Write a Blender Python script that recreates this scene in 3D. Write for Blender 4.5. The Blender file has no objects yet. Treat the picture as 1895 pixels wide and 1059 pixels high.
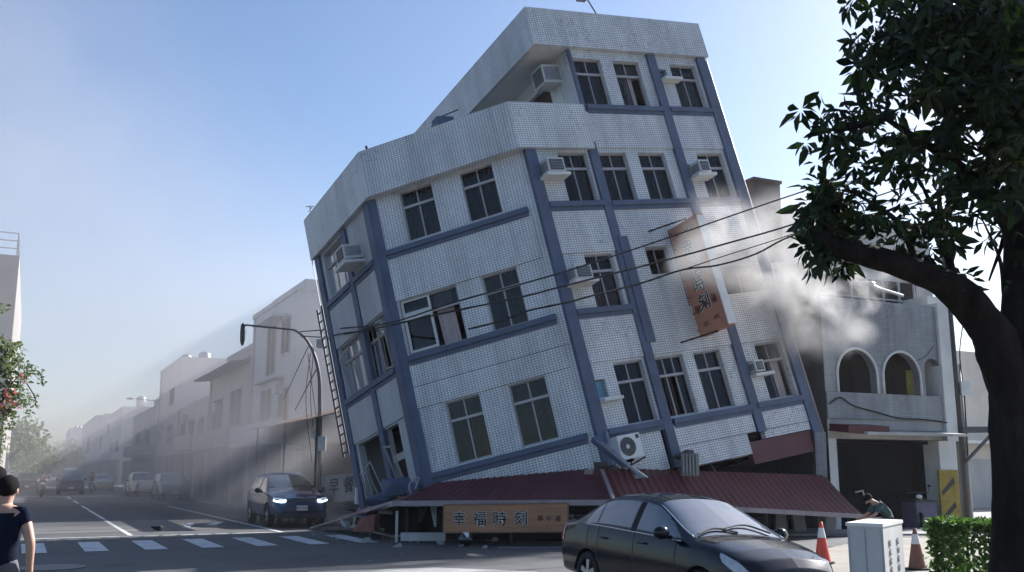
import bpy, bmesh, math, random
from math import sin, cos, tan, pi, radians, sqrt, atan2
from mathutils import Vector, Matrix, noise
S = bpy.context.scene
COL = S.collection
random.seed(7)
# ------------------------------------------------------------------ camera, sky, sun, exposure
CAM_H, FPX, PITCH = 1.75, 1820.9, math.atan2(342.5, 1820.9)
cd = bpy.data.cameras.new('camera'); cam = bpy.data.objects.new('camera', cd); COL.objects.link(cam)
cam.location = (0, 0, CAM_H); cam.rotation_euler = (pi/2 + PITCH, 0, 0)
cd.sensor_width = 36; cd.lens = FPX/1895*36; cd.clip_start = 0.1; cd.clip_end = 3000
S.camera = cam
SUN_AZ, SUN_EL = radians(49), radians(32)
w = bpy.data.worlds.new('World'); S.world = w; w.use_nodes = True
wn = w.node_tree.nodes; wn.clear()
sky = wn.new('ShaderNodeTexSky'); sky.sky_type = 'NISHITA'; sky.sun_disc = False
sky.sun_elevation = SUN_EL; sky.sun_rotation = SUN_AZ
sky.air_density = 1.0; sky.dust_density = 1.4; sky.ozone_density = 1.9
bgn = wn.new('ShaderNodeBackground'); bgn.inputs['Strength'].default_value = 0.06
wo = wn.new('ShaderNodeOutputWorld')
w.node_tree.links.new(sky.outputs[0], bgn.inputs[0]); w.node_tree.links.new(bgn.outputs[0], wo.inputs[0])
ld = bpy.data.lights.new('sun', 'SUN'); sun = bpy.data.objects.new('sun', ld); COL.objects.link(sun)
ld.energy = 4.6; ld.angle = radians(0.5); ld.color = (1.0, 0.93, 0.84)
SD = Vector((cos(SUN_EL)*sin(SUN_AZ), cos(SUN_EL)*cos(SUN_AZ), sin(SUN_EL)))
sun.rotation_euler = SD.to_track_quat('Z', 'Y').to_euler()
S.view_settings.view_transform = 'Standard'; S.view_settings.look = 'None'; S.view_settings.gamma = 1
S.view_settings.exposure = 1.38
S.view_settings.use_white_balance = True; S.view_settings.white_balance_temperature = 5900; S.view_settings.white_balance_tint = 10
S.render.engine = 'CYCLES'
cy = S.cycles
cy.max_bounces = 6; cy.diffuse_bounces = 3; cy.glossy_bounces = 3; cy.transmission_bounces = 4; cy.transparent_max_bounces = 12
cy.volume_bounces = 1; cy.volume_step_rate = 1.0; cy.volume_max_steps = 96
cy.sample_clamp_indirect = 4

# ------------------------------------------------------------------ helpers
class MB:
    """collects faces (with uv and material index) and links them as one mesh object"""
    def __init__(s): s.v = []; s.f = []; s.mi = []; s.uv = []
    def face(s, pts, mi=0, uv=None):
        n = len(s.v); s.v += [tuple(p) for p in pts]; s.f.append(tuple(range(n, n+len(pts)))); s.mi.append(mi)
        s.uv.append(uv or [(0, 0)]*len(pts)); return s
    def box(s, a, b, mi=0, fn=None):
        x0, y0, z0 = a; x1, y1, z1 = b
        P = lambda x, y, z: fn(x, y, z) if fn else (x, y, z)
        n = len(s.v)
        s.v += [tuple(P(x, y, z)) for z in (z0, z1) for y in (y0, y1) for x in (x0, x1)]
        c = [(x, y, z) for z in (z0, z1) for y in (y0, y1) for x in (x0, x1)]
        for q, ax in (((0, 2, 3, 1), 2), ((4, 5, 7, 6), 2), ((0, 1, 5, 4), 1), ((2, 6, 7, 3), 1), ((0, 4, 6, 2), 0), ((1, 3, 7, 5), 0)):
            s.f.append(tuple(n+i for i in q)); s.mi.append(mi)
            i, j = {2: (0, 1), 1: (0, 2), 0: (1, 2)}[ax]
            s.uv.append([(c[k][i], c[k][j]) for k in q])
        return s
    def prism(s, poly, z0, z1, mi=0, fn=None, cap=True):
        P = lambda x, y, z: fn(x, y, z) if fn else (x, y, z)
        n = len(s.v); k = len(poly)
        s.v += [tuple(P(x, y, z0)) for x, y in poly] + [tuple(P(x, y, z1)) for x, y in poly]
        d = 0
        for i in range(k):
            j = (i+1) % k; L = math.dist(poly[i], poly[j])
            s.f.append((n+i, n+j, n+k+j, n+k+i)); s.mi.append(mi); s.uv.append([(d, z0), (d+L, z0), (d+L, z1), (d, z1)]); d += L
        if cap:
            s.f.append(tuple(n+i for i in reversed(range(k)))); s.mi.append(mi); s.uv.append([poly[i] for i in reversed(range(k))])
            s.f.append(tuple(n+k+i for i in range(k))); s.mi.append(mi); s.uv.append(list(poly))
        return s
    def tube(s, pts, r, n=8, mi=0, cap=True):
        pts = [Vector(p) for p in pts]; m = len(pts)
        rr = r if isinstance(r, (list, tuple)) else [r]*m
        b = len(s.v); up = None
        for i, p in enumerate(pts):
            t = (pts[min(i+1, m-1)] - pts[max(i-1, 0)])
            t = t.normalized() if t.length > 1e-9 else Vector((0, 0, 1))
            if up is None: up = t.orthogonal().normalized()
            up = (up - t*up.dot(t)); up = up.normalized() if up.length > 1e-6 else t.orthogonal().normalized()
            sd = t.cross(up)
            for k in range(n):
                a = 2*pi*k/n; s.v.append(tuple(p + (up*cos(a) + sd*sin(a))*rr[i]))
        for i in range(m-1):
            for k in range(n):
                k2 = (k+1) % n
                s.f.append((b+i*n+k, b+i*n+k2, b+(i+1)*n+k2, b+(i+1)*n+k)); s.mi.append(mi); s.uv.append([(k/n, i), ((k+1)/n, i), ((k+1)/n, i+1), (k/n, i+1)])
        if cap:
            for o, q in ((b, range(n)), (b+(m-1)*n, range(n))):
                s.f.append(tuple(o+k for k in q)); s.mi.append(mi); s.uv.append([(0, 0)]*n)
        return s
    def grid(s, rows, mi=0, close=False, uvs=None):
        """rows: equal-length lists of points, shared vertices"""
        b = len(s.v); m = len(rows); n = len(rows[0])
        for r in rows: s.v += [tuple(p) for p in r]
        for i in range(m-1):
            for k in range(n if close else n-1):
                k2 = (k+1) % n
                s.f.append((b+i*n+k, b+i*n+k2, b+(i+1)*n+k2, b+(i+1)*n+k)); s.mi.append(mi)
                s.uv.append([uvs[i][k], uvs[i][k2], uvs[i+1][k2], uvs[i+1][k]] if uvs else [(k/n, i/m), ((k+1)/n, i/m), ((k+1)/n, (i+1)/m), (k/n, (i+1)/m)])
        return s
    def lathe(s, prof, c=(0, 0, 0), n=20, mi=0, ax='z'):
        rows = []
        for r, h in prof:
            ring = []
            for k in range(n):
                a = 2*pi*k/n; x, y = r*cos(a), r*sin(a)
                p = (x, y, h) if ax == 'z' else ((h, x, y) if ax == 'x' else (x, h, y))
                ring.append((p[0]+c[0], p[1]+c[1], p[2]+c[2]))
            rows.append(ring)
        return s.grid(rows, mi, True)
    def ball(s, c, r, n=12, mi=0):
        r = r if isinstance(r, (tuple, list)) else (r, r, r)
        rows = [[(c[0]+r[0]*sin(t)*cos(2*pi*k/n), c[1]+r[1]*sin(t)*sin(2*pi*k/n), c[2]+r[2]*cos(t)) for k in range(n)] for t in [pi*(i+.02)/(n//2+.04) for i in range(n//2+1)]]
        return s.grid(rows, mi, True)
    def raw(s, v, f, mi=0, fn=None):
        n = len(s.v); s.v += [tuple(fn(*p)) if fn else tuple(p) for p in v]
        for q in f: s.f.append(tuple(n+i for i in q)); s.mi.append(mi); s.uv.append([(0, 0)]*len(q))
        return s
    def build(s, name, mats, parent=None, smooth=False, recalc=True, merge=False):
        me = bpy.data.meshes.new(name); me.from_pydata(s.v, [], s.f)
        mats = mats if isinstance(mats, (list, tuple)) else [mats]
        for m in mats: me.materials.append(m)
        uvl = me.uv_layers.new(name='UVMap')
        flat = [c for q in s.uv for t in q for c in t]
        uvl.data.foreach_set('uv', flat)
        me.polygons.foreach_set('material_index', s.mi)
        if recalc or merge:
            bm = bmesh.new(); bm.from_mesh(me)
            if merge: bmesh.ops.remove_doubles(bm, verts=bm.verts, dist=merge if isinstance(merge, float) else 1e-4)
            if recalc: bmesh.ops.recalc_face_normals(bm, faces=bm.faces)
            bm.to_mesh(me); bm.free()
        if smooth: me.polygons.foreach_set('use_smooth', [True]*len(me.polygons))
        o = bpy.data.objects.new(name, me); COL.objects.link(o)
        if parent: o.parent = parent
        return o
def tag(o, label=None, cat=None, group=None, kind=None):
    if label: o['label'] = label
    if cat: o['category'] = cat
    if group: o['group'] = group
    if kind: o['kind'] = kind
    return o
def thing(name, label, cat, loc=(0, 0, 0), rz=0, group=None, mat=None):
    o = bpy.data.objects.new(name, None); COL.objects.link(o); o.empty_display_size = .2
    if mat is not None: o.matrix_world = mat
    else: o.location = loc; o.rotation_euler = (0, 0, rz)
    return tag(o, label, cat, group)
def dup(root, loc=None, rz=None, label=None, group=None, name=None):
    r = root.copy(); COL.objects.link(r)
    if loc is not None: r.location = loc
    if rz is not None: r.rotation_euler = (0, 0, rz)
    if label: r['label'] = label
    if group: r['group'] = group
    def rec(a, b):
        for ch in list(a.children):
            k = ch.copy(); COL.objects.link(k); k.parent = b; rec(ch, k)
    rec(root, r); return r
C2 = Vector((.8995, .437, 0)).normalized(); S2 = Vector((-.437, .8995, 0)).normalized()   # across / along the street
def ST(c, s, z=0): return C2*c + S2*s + Vector((0, 0, z))
ST_RZ = atan2(C2.y, C2.x)
def at(px, py, Y):
    """surveyed point: sight line through a photo point at depth Y"""
    x = (px-947.5)/FPX; y = -(py-529.5)/FPX
    d = Vector((x, cos(PITCH)-y*sin(PITCH), sin(PITCH)+y*cos(PITCH)))
    return Vector((0, 0, CAM_H)) + d*(Y/d.y)
def lerp(a, b, t): return a+(b-a)*t
def interp(tab, x):
    if x <= tab[0][0]: return tab[0][1]
    for (a, u), (b, v) in zip(tab, tab[1:]):
        if x <= b: return lerp(u, v, (x-a)/(b-a))
    return tab[-1][1]
def smooth_path(pts, n=6):
    P = [Vector(p) for p in pts]; P = [P[0]*2-P[1]] + P + [P[-1]*2-P[-2]]; out = []
    for i in range(1, len(P)-2):
        for k in range(n):
            t = k/n; a, b, c, d = P[i-1:i+3]
            out.append(.5*((2*b)+(c-a)*t+(2*a-5*b+4*c-d)*t*t+(3*b-a-3*c+d)*t**3))
    return out + [P[-2]]
def text_mesh(body, size=1, bold=0.0, extrude=.004):
    """glyphs of Blender's built-in font as plain geometry, centred"""
    c = bpy.data.curves.new('glyph', 'FONT'); c.body = body; c.size = size; c.offset = bold*size; c.extrude = extrude
    c.align_x = 'CENTER'; c.align_y = 'CENTER'; c.resolution_u = 3
    o = bpy.data.objects.new('glyph', c); COL.objects.link(o)
    bpy.context.view_layer.update()
    me = bpy.data.meshes.new_from_object(o.evaluated_get(bpy.context.evaluated_depsgraph_get()))
    v = [tuple(q.co) for q in me.vertices]; f = [tuple(p.vertices) for p in me.polygons]
    bpy.data.objects.remove(o); bpy.data.curves.remove(c); bpy.data.meshes.remove(me)
    if v:
        cx = (min(q[0] for q in v)+max(q[0] for q in v))/2; cyy = (min(q[1] for q in v)+max(q[1] for q in v))/2
        v = [(q[0]-cx, q[1]-cyy, q[2]) for q in v]
    return v, f

# ------------------------------------------------------------------ materials
def new_mat(name):
    m = bpy.data.materials.new(name); m.use_nodes = True; nt = m.node_tree
    return m, nt, nt.nodes['Principled BSDF'], nt.nodes, nt.links
def ramp(nt, fac, stops):
    r = nt.nodes.new('ShaderNodeValToRGB'); e = r.color_ramp.elements
    while len(e) > 1: e.remove(e[-1])
    e[0].position = stops[0][0]; e[0].color = (*stops[0][1], 1) if isinstance(stops[0][1], tuple) else (*[stops[0][1]]*3, 1)
    for p, c in stops[1:]:
        k = e.new(p); k.color = (*c, 1) if isinstance(c, tuple) else (c, c, c, 1)
    nt.links.new(fac, r.inputs[0]); return r.outputs[0]
def mixc(nt, f, a, b, mode='MIX'):
    m = nt.nodes.new('ShaderNodeMix'); m.data_type = 'RGBA'; m.blend_type = mode
    for s_, v in ((0, f), (6, a), (7, b)):
        if hasattr(v, 'is_linked'): nt.links.new(v, m.inputs[s_])
        else: m.inputs[s_].default_value = v if s_ == 0 else (*v, 1)
    return m.outputs[2]
def noise_tex(nt, scale, detail=4, rough=.6, coord='Object', stretch=None):
    tc = nt.nodes.new('ShaderNodeTexCoord'); t = nt.nodes.new('ShaderNodeTexNoise')
    t.inputs['Scale'].default_value = scale; t.inputs['Detail'].default_value = detail; t.inputs['Roughness'].default_value = rough
    src = tc.outputs[coord]
    if stretch:
        mp = nt.nodes.new('ShaderNodeMapping'); mp.inputs['Scale'].default_value = stretch; nt.links.new(src, mp.inputs[0]); src = mp.outputs[0]
    nt.links.new(src, t.inputs['Vector']); return t.outputs['Fac']
def bump(nt, b, h, strength=.3, dist=.02):
    n = nt.nodes.new('ShaderNodeBump'); n.inputs['Strength'].default_value = strength; n.inputs['Distance'].default_value = dist
    nt.links.new(h, n.inputs['Height']); nt.links.new(n.outputs[0], b.inputs['Normal'])
def plain(name, col, rough=.6, var=.18, scale=3, metal=0, bmp=0, coat=0, stretch=None, spec=.5):
    m, nt, b, N, L = new_mat(name)
    f = noise_tex(nt, scale, 5, .65, stretch=stretch)
    lo = tuple(max(0, c*(1-var)) for c in col); hi = tuple(min(1, c*(1+var)) for c in col)
    L.new(ramp(nt, f, [(.3, lo), (.7, hi)]), b.inputs['Base Color'])
    b.inputs['Roughness'].default_value = rough; b.inputs['Metallic'].default_value = metal
    b.inputs['Coat Weight'].default_value = coat; b.inputs['Specular IOR Level'].default_value = spec
    if bmp: bump(nt, b, noise_tex(nt, scale*6, 4), bmp)
    return m
def tile_mat(name, col=(.82, .82, .82), mort=(.33, .345, .37), tw=.088, th=.066, dirt=.35):
    m, nt, b, N, L = new_mat(name)
    uv = N.new('ShaderNodeUVMap'); uv.uv_map = 'UVMap'
    br = N.new('ShaderNodeTexBrick'); br.offset = 0; br.squash = 1
    br.inputs['Scale'].default_value = 1; br.inputs['Brick Width'].default_value = tw; br.inputs['Row Height'].default_value = th
    br.inputs['Mortar Size'].default_value = .011; br.inputs['Mortar Smooth'].default_value = .3; br.inputs['Bias'].default_value = 0
    br.inputs['Color1'].default_value = (*[c*.93 for c in col], 1); br.inputs['Color2'].default_value = (*[min(1, c*1.05) for c in col], 1)
    br.inputs['Mortar'].default_value = (*mort, 1)
    L.new(uv.outputs[0], br.inputs['Vector'])
    big = noise_tex(nt, .55, 6, .62); strk = noise_tex(nt, 2.2, 5, .6, stretch=(1, 1, .12))
    d1 = ramp(nt, big, [(.33, (.66, .67, .70)), (.62, (1, 1, 1))])
    d2 = ramp(nt, strk, [(.32, (.55, .54, .53)), (.56, (1, 1, 1))])
    c = mixc(nt, dirt*1.6, br.outputs['Color'], d1, 'MULTIPLY'); c = mixc(nt, dirt*1.4, c, d2, 'MULTIPLY')
    crn = noise_tex(nt, .55, 7, .62); ab_ = N.new('ShaderNodeMath'); ab_.operation = 'SUBTRACT'; ab_.inputs[1].default_value = .5; L.new(crn, ab_.inputs[0])
    ab2 = N.new('ShaderNodeMath'); ab2.operation = 'ABSOLUTE'; L.new(ab_.outputs[0], ab2.inputs[0])
    ck = ramp(nt, ab2.outputs[0], [(.0015, (.3, .3, .31)), (.0035, (1, 1, 1))]); ckm = ramp(nt, noise_tex(nt, .23, 2), [(.5, 0.0), (.56, 1.0)])
    c = mixc(nt, ckm, c, mixc(nt, 1, c, ck, 'MULTIPLY'))
    lost = ramp(nt, noise_tex(nt, .9, 9, .7), [(.685, 0.0), (.69, 1.0)]); c = mixc(nt, lost, c, (.24, .23, .22))
    L.new(c, b.inputs['Base Color']); b.inputs['Roughness'].default_value = .38; b.inputs['Specular IOR Level'].default_value = .35
    inv = N.new('ShaderNodeMath'); inv.operation = 'SUBTRACT'; inv.inputs[0].default_value = 1; L.new(br.outputs['Fac'], inv.inputs[1])
    bump(nt, b, inv.outputs[0], .5, .006)
    return m
def glass_mat(name, tint=(.20, .19, .19), refl=.12):
    m, nt, b, N, L = new_mat(name); N.remove(b)
    tr = N.new('ShaderNodeBsdfTransparent'); tr.inputs[0].default_value = (*tint, 1)
    gl = N.new('ShaderNodeBsdfGlossy'); gl.inputs['Roughness'].default_value = .04; gl.inputs[0].default_value = (.9, .95, 1, 1)
    fr = N.new('ShaderNodeFresnel'); fr.inputs[0].default_value = 1.36
    mx = N.new('ShaderNodeMixShader'); L.new(fr.outputs[0], mx.inputs[0]); L.new(tr.outputs[0], mx.inputs[1]); L.new(gl.outputs[0], mx.inputs[2])
    L.new(mx.outputs[0], N['Material Output'].inputs[0]); return m
def asphalt_mat():
    m, nt, b, N, L = new_mat('asphalt')
    f1 = noise_tex(nt, .35, 6, .6); f2 = noise_tex(nt, 60, 3, .7); f3 = noise_tex(nt, 1.7, 5, .7, stretch=(.5, 3, 1))
    c1 = ramp(nt, f1, [(.3, (.058, .059, .061)), (.7, (.096, .096, .096))])
    c2 = ramp(nt, f2, [(.35, (.7, .7, .7)), (.65, (1.25, 1.25, 1.25))])
    c = mixc(nt, .7, c1, c2, 'MULTIPLY'); c3 = ramp(nt, f3, [(.35, (.75, .75, .77)), (.6, (1.1, 1.1, 1.08))])
    c = mixc(nt, .6, c, c3, 'MULTIPLY')
    tc = N.new('ShaderNodeTexCoord'); vo = N.new('ShaderNodeTexVoronoi'); vo.feature = 'DISTANCE_TO_EDGE'; vo.inputs['Scale'].default_value = .32
    wv = N.new('ShaderNodeTexNoise'); wv.inputs['Scale'].default_value = 1.2; wv.inputs['Detail'].default_value = 6
    L.new(tc.outputs['Object'], wv.inputs['Vector']); ad = N.new('ShaderNodeMix'); ad.data_type = 'VECTOR'; ad.inputs[0].default_value = .45
    L.new(tc.outputs['Object'], ad.inputs[4]); sc_ = N.new('ShaderNodeVectorMath'); sc_.operation = 'SCALE'; sc_.inputs['Scale'].default_value = 5; L.new(wv.outputs['Color'], sc_.inputs[0]); av = N.new('ShaderNodeVectorMath'); L.new(tc.outputs['Object'], av.inputs[0]); L.new(sc_.outputs[0], av.inputs[1]); L.new(av.outputs[0], vo.inputs['Vector'])
    crk = ramp(nt, vo.outputs['Distance'], [(.004, (.35, .35, .36)), (.012, (1, 1, 1))]); msk = ramp(nt, noise_tex(nt, .18, 3), [(.48, 0.0), (.56, 1.0)])
    c = mixc(nt, msk, c, mixc(nt, 1, c, crk, 'MULTIPLY'))
    oil = ramp(nt, noise_tex(nt, .9, 3, .5), [(.62, (1, 1, 1)), (.72, (.55, .55, .57))]); c = mixc(nt, 1, c, oil, 'MULTIPLY')
    L.new(c, b.inputs['Base Color']); b.inputs['Roughness'].default_value = .78
    bump(nt, b, f2, .35, .01); return m
def paint_line_mat():
    m, nt, b, N, L = new_mat('road_paint')
    f = noise_tex(nt, 9, 6, .7); f2 = noise_tex(nt, 1.3, 4, .6)
    c = ramp(nt, f, [(.28, (.16, .16, .165)), (.46, (.62, .62, .62))])
    L.new(mixc(nt, .5, c, ramp(nt, f2, [(.3, (.6, .6, .6)), (.7, (1.1, 1.1, 1.1))]), 'MULTIPLY'), b.inputs['Base Color']); b.inputs['Roughness'].default_value = .7
    return m
def bark_mat():
    m, nt, b, N, L = new_mat('bark')
    f = noise_tex(nt, 7, 7, .7, stretch=(1, 1, .25)); b.inputs['Specular IOR Level'].default_value = .08
    L.new(ramp(nt, f, [(.3, (.008, .007, .007)), (.55, (.022, .018, .016)), (.75, (.04, .034, .03))]), b.inputs['Base Color'])
    b.inputs['Roughness'].default_value = .9; bump(nt, b, f, 1.0, .06); return m
def leaf_mat(name, c1, c2, trans=.35):
    m, nt, b, N, L = new_mat(name)
    oi = N.new('ShaderNodeNewGeometry')
    col = ramp(nt, oi.outputs['Random Per Island'], [(0, c1), (1, c2)])
    L.new(col, b.inputs['Base Color']); b.inputs['Roughness'].default_value = .5; b.inputs['Specular IOR Level'].default_value = .22
    tl = N.new('ShaderNodeBsdfTranslucent'); L.new(mixc(nt, 1, col, (1.0, 1.2, .5), 'MULTIPLY'), tl.inputs[0])
    mx = N.new('ShaderNodeMixShader'); mx.inputs[0].default_value = trans
    L.new(b.outputs[0], mx.inputs[1]); L.new(tl.outputs[0], mx.inputs[2]); L.new(mx.outputs[0], N['Material Output'].inputs[0]); return m
def car_paint(name, col, rough=.22, flake=0, metal=0.0):
    m, nt, b, N, L = new_mat(name)
    f = noise_tex(nt, 2.2, 6, .65)
    dust = ramp(nt, f, [(.4, col), (.9, tuple(min(1, c*1.25+.006) for c in col))])
    L.new(dust, b.inputs['Base Color']); b.inputs['Roughness'].default_value = rough; b.inputs['Metallic'].default_value = metal
    b.inputs['IOR'].default_value = 1.33; b.inputs['Coat Weight'].default_value = .4; b.inputs['Coat Roughness'].default_value = .04
    return m
M = {}
M['tile'] = tile_mat('white_mosaic_tile')
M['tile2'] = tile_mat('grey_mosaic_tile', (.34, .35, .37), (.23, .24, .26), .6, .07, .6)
M['blue'] = plain('blue_grey_render', (.075, .098, .16), .6, .22, 1.2, bmp=.1)
M['plaster'] = plain('white_plaster', (.62, .62, .6), .8, .14, .8, bmp=.05)
M['dirty'] = plain('dirty_plaster', (.42, .41, .4), .85, .3, .7, bmp=.1, stretch=(1, 1, .3))
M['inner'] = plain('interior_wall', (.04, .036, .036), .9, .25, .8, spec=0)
M['alu'] = plain('window_aluminium', (.36, .34, .34), .4, .1, 4, metal=.3)
M['glass'] = glass_mat('window_glass', (.34, .31, .31))
M['curtain'] = plain('curtain_cloth', (.5, .42, .42), .9, .12, 4)
M['curtain_dark'] = plain('brown_curtain_cloth', (.06, .047, .046), .9, .2, 4, spec=0)
M['ac'] = plain('aged_white_plastic', (.55, .55, .53), .5, .1, 5)
M['dark'] = plain('dark_grille', (.03, .032, .035), .6, .3, 10)
M['side_plaster'] = plain('grey_side_plaster', (.42, .42, .43), .8, .2, .9, bmp=.05, stretch=(1, 1, .4))
M['concrete'] = plain('concrete', (.27, .265, .25), .9, .3, 1.5, bmp=.2)
M['pale_concrete'] = plain('pale_concrete', (.25, .225, .18), .9, .2, 1.1, bmp=.1)
M['steel'] = plain('galvanised_steel', (.33, .34, .35), .45, .2, 6, metal=.6)
M['black'] = plain('black_rubber', (.018, .018, .02), .7, .3, 12, spec=.2)
M['blackpipe'] = plain('dark_painted_steel', (.03, .032, .038), .5, .3, 5)
M['maroon'] = plain('maroon_corrugated_steel', (.085, .013, .021), .5, .3, 1.0, spec=.4)
M['asphalt'] = asphalt_mat(); M['paint'] = paint_line_mat(); M['bark'] = bark_mat()
M['white_paint'] = plain('white_painted_metal', (.68, .68, .66), .45, .08, 3)
M['ink'] = plain('black_lettering', (.012, .012, .016), .6, .1, 5)
M['chrome'] = plain('chrome', (.7, .7, .72), .15, .05, 5, metal=1)
# ------------------------------------------------------------------ the leaning building
BR = Matrix(((0.84930502, -0.47728054, -0.22557541), (0.50252586, 0.86184242, 0.06852307), (0.16170573, -0.17155446, 0.97181291)))
BT = Vector((2.20017785, 25.61111425, 2.70461558))
SX, SY = .0108, .0163
BM4 = Matrix.Translation(BT) @ BR.to_4x4()
CA = .7874; n2 = Vector((-cos(CA), sin(CA))); nc = Vector((-sin(CA), -cos(CA)))
PCc = Vector((0, 0)); PBb = n2*4.8363; PAa = PBb + Vector((0, 4.7475)); LD = 7.7677
def shear(x, y, z): return Vector((x+SX*z, y+SY*z, z))
def fR(u, o, z): return shear(u, -o, z)
def fC(u, o, z): p = n2*u + nc*o; return shear(p.x, p.y, z)
def fL(u, o, z): return shear(PBb.x - o, PBb.y + u, z)
def fS(u, o, z): return shear(2.36 - o, u, z)          # recess side wall on the top floor
def bw(v): return BM4 @ Vector(v)
bld = thing('tilted_building', 'four storey white tiled corner building leaning steeply to the left over its crushed ground floor', 'building', mat=BM4)

def wall(mb, fn, u0, u1, z0, z1, holes=(), o=0, dep=.22, mi=0, back=True):
    us = sorted({u0, u1, *[h[0] for h in holes], *[h[1] for h in holes]}); zs = sorted({z0, z1, *[h[2] for h in holes], *[h[3] for h in holes]})
    us = [u for u in us if u0 <= u <= u1]; zs = [z for z in zs if z0 <= z <= z1]
    for a, b in zip(us, us[1:]):
        for c, d in zip(zs, zs[1:]):
            mu, mz = (a+b)/2, (c+d)/2
            if any(h[0] < mu < h[1] and h[2] < mz < h[3] for h in holes): continue
            mb.face([fn(a, o, c), fn(b, o, c), fn(b, o, d), fn(a, o, d)], mi, [(a, c), (b, c), (b, d), (a, d)])
            if back: mb.face([fn(a, o-dep, c), fn(b, o-dep, c), fn(b, o-dep, d), fn(a, o-dep, d)], mi)
    for h in holes:
        a, b, c, d = h
        for p, q in (((a, c), (b, c)), ((b, c), (b, d)), ((b, d), (a, d)), ((a, d), (a, c))):
            mb.face([fn(p[0], o, p[1]), fn(q[0], o, q[1]), fn(q[0], o-dep, q[1]), fn(p[0], o-dep, p[1])], mi, [(p[0]+p[1], 0), (q[0]+q[1], 0), (q[0]+q[1], dep), (p[0]+p[1], dep)])
def window(fn, u0, u1, z0, z1, curtain=None, sash=0, bars=2, tr=.69, label=None, broken=(), open_right=False, grille=0):
    f = MB(); o0, o1 = -.17, -.11; t = .036; zt = lerp(z0, z1, tr); um = (u0+u1)/2
    f.box((u0, o0, z0), (u1, o1, z0+t), 0, fn); f.box((u0, o0, z1-t), (u1, o1, z1), 0, fn)
    f.box((u0, o0, z0+t), (u0+t, o1, z1-t), 0, fn); f.box((u1-t, o0, z0+t), (u1, o1, z1-t), 0, fn)
    f.box((u0+t, o0-.004, zt-.036), (u1-t, o1+.025, zt+.036), 0, fn)
    ms = [lerp(u0, u1, (k+1)/bars) for k in range(bars-1)]
    for k, m in enumerate(ms):
        f.box((m-.018+sash, o0+.006, z0+t), (m+.018+sash, o1-.006, zt-.045), 0, fn)
        f.box((m-.016, o0+.006, zt+.036), (m+.016, o1-.006, z1-t), 0, fn)
    for k in range(grille):
        g = lerp(u0, u1, (k+1)/(grille+1)); f.box((g-.012, o1+.01, z0+.02), (g+.012, o1+.034, z1-.02), 0, fn)
    w_ = f.build('window', M['alu'], bld)
    if label: w_['label'] = label
    us = [u0]+ms+[u1]
    p = MB(); k = 0
    for i in range(len(us)-1):
        for (c, d) in ((z0, zt), (zt, z1)):
            if k not in broken:
                j = random.uniform(-.012, .012)
                a, b = us[i]+t*.6, us[i+1]-t*.6
                v = [fn(a, -.14+j, c+.02), fn(b, -.14-j, c+.02), fn(b, -.142-j, d-.02), fn(a, -.142+j, d-.02)]
                v2 = [fn(a, -.147+j, c+.02), fn(b, -.147-j, c+.02), fn(b, -.149-j, d-.02), fn(a, -.149+j, d-.02)]
                p.face(v)
            k += 1
    if p.f: p.build('pane', M['glass'], w_, recalc=False)
    if curtain:
        for (a, b, mt) in curtain:
            ua, ub = lerp(u0, u1, a), lerp(u0, u1, b); n = max(8, int((ub-ua)/.018)); c = MB(); rows = []
            for zz in (z0+.03, lerp(z0, z1, .5), z1-.03):
                sw = 0 if zz > z1-.1 else (.05 if zz > z0+.2 else .09)
                rows.append([fn(lerp(ua, ub, k/n)-sw*.5, -.3+.03*sin(k*1.25)+.012*sin(k*.37), zz) for k in range(n+1)])
            c.grid(rows); c.build('curtain', M[mt], w_, smooth=True, recalc=False)
    return w_
def sill(fn, u0, u1, zt):
    m = MB(); m.box((u0, -.02, zt-.15), (u1, .13, zt), 0, fn); m.box((u0+.02, -.02, zt-.27), (u1-.02, .075, zt-.15), 0, fn)
    return m.build('sill_band', M['blue'], bld)
def column(fn, u0, u1, z0, z1, o=.09, poly=None):
    m = MB(); nz = 8
    m.box((u0, -.05, z0), (u1, o, z1), 0, fn)
    return m.build('pilaster', M['blue'], bld)

Z2, Z3, Z4, Z5 = (.08, 1.76), (3.36, 4.9), (6.5, 8.03), (9.62, 11.2)
W5 = [(2.5, 3.52), (4.0, 5.03), (6.3, 7.38)]; W4 = [(1.03, 2.05), (2.45, 3.5), (3.97, 5.0), (6.3, 7.38)]
W3 = [(1.03, 2.0)]; W2 = [(1.05, 2.05), (2.49, 3.5), (3.9, 4.9), (6.3, 7.38)]
aco = [(5.75, 6.1, 10.6, 11.0), (.26, .88, 7.24, 7.7), (5.8, 6.3, 7.2, 7.64), (.22, .82, 4.06, 4.5), (.2, .66, .9, 1.38), (5.75, 6.2, .88, 1.28)]
# right facade: window strips at o=0, spandrels 4 cm proud
H = lambda W, Z: [(a, b, *Z) for a, b in W]
m = MB(); wall(m, fR, 2.36, LD, 9.35, 11.6, H(W5, Z5)+[aco[0]]); m.build('front_wall', M['tile'], bld, recalc=False)
m = MB(); wall(m, fR, 0, LD, 6.22, 8.2, H(W4, Z4)+aco[1:3]); m.build('front_wall', M['tile'], bld, recalc=False)
m = MB(); wall(m, fR, 0, 2.3, 3.1, 4.95, H(W3, Z3)+aco[3:4]); m.build('front_wall', M['tile'], bld, recalc=False)
m = MB(); wall(m, fR, 2.3, LD, 3.1, 6.22, [(3.2, 4.05, 4.17, 5.0), (5.82, 7.36, 3.36, 4.75)], o=.03); m.build('front_wall', M['tile'], bld, recalc=False)
m = MB(); wall(m, fR, 0, LD, -.2, 1.84, H(W2, Z2)+aco[4:6]); m.build('front_wall', M['tile'], bld, recalc=False)
m = MB()
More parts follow.
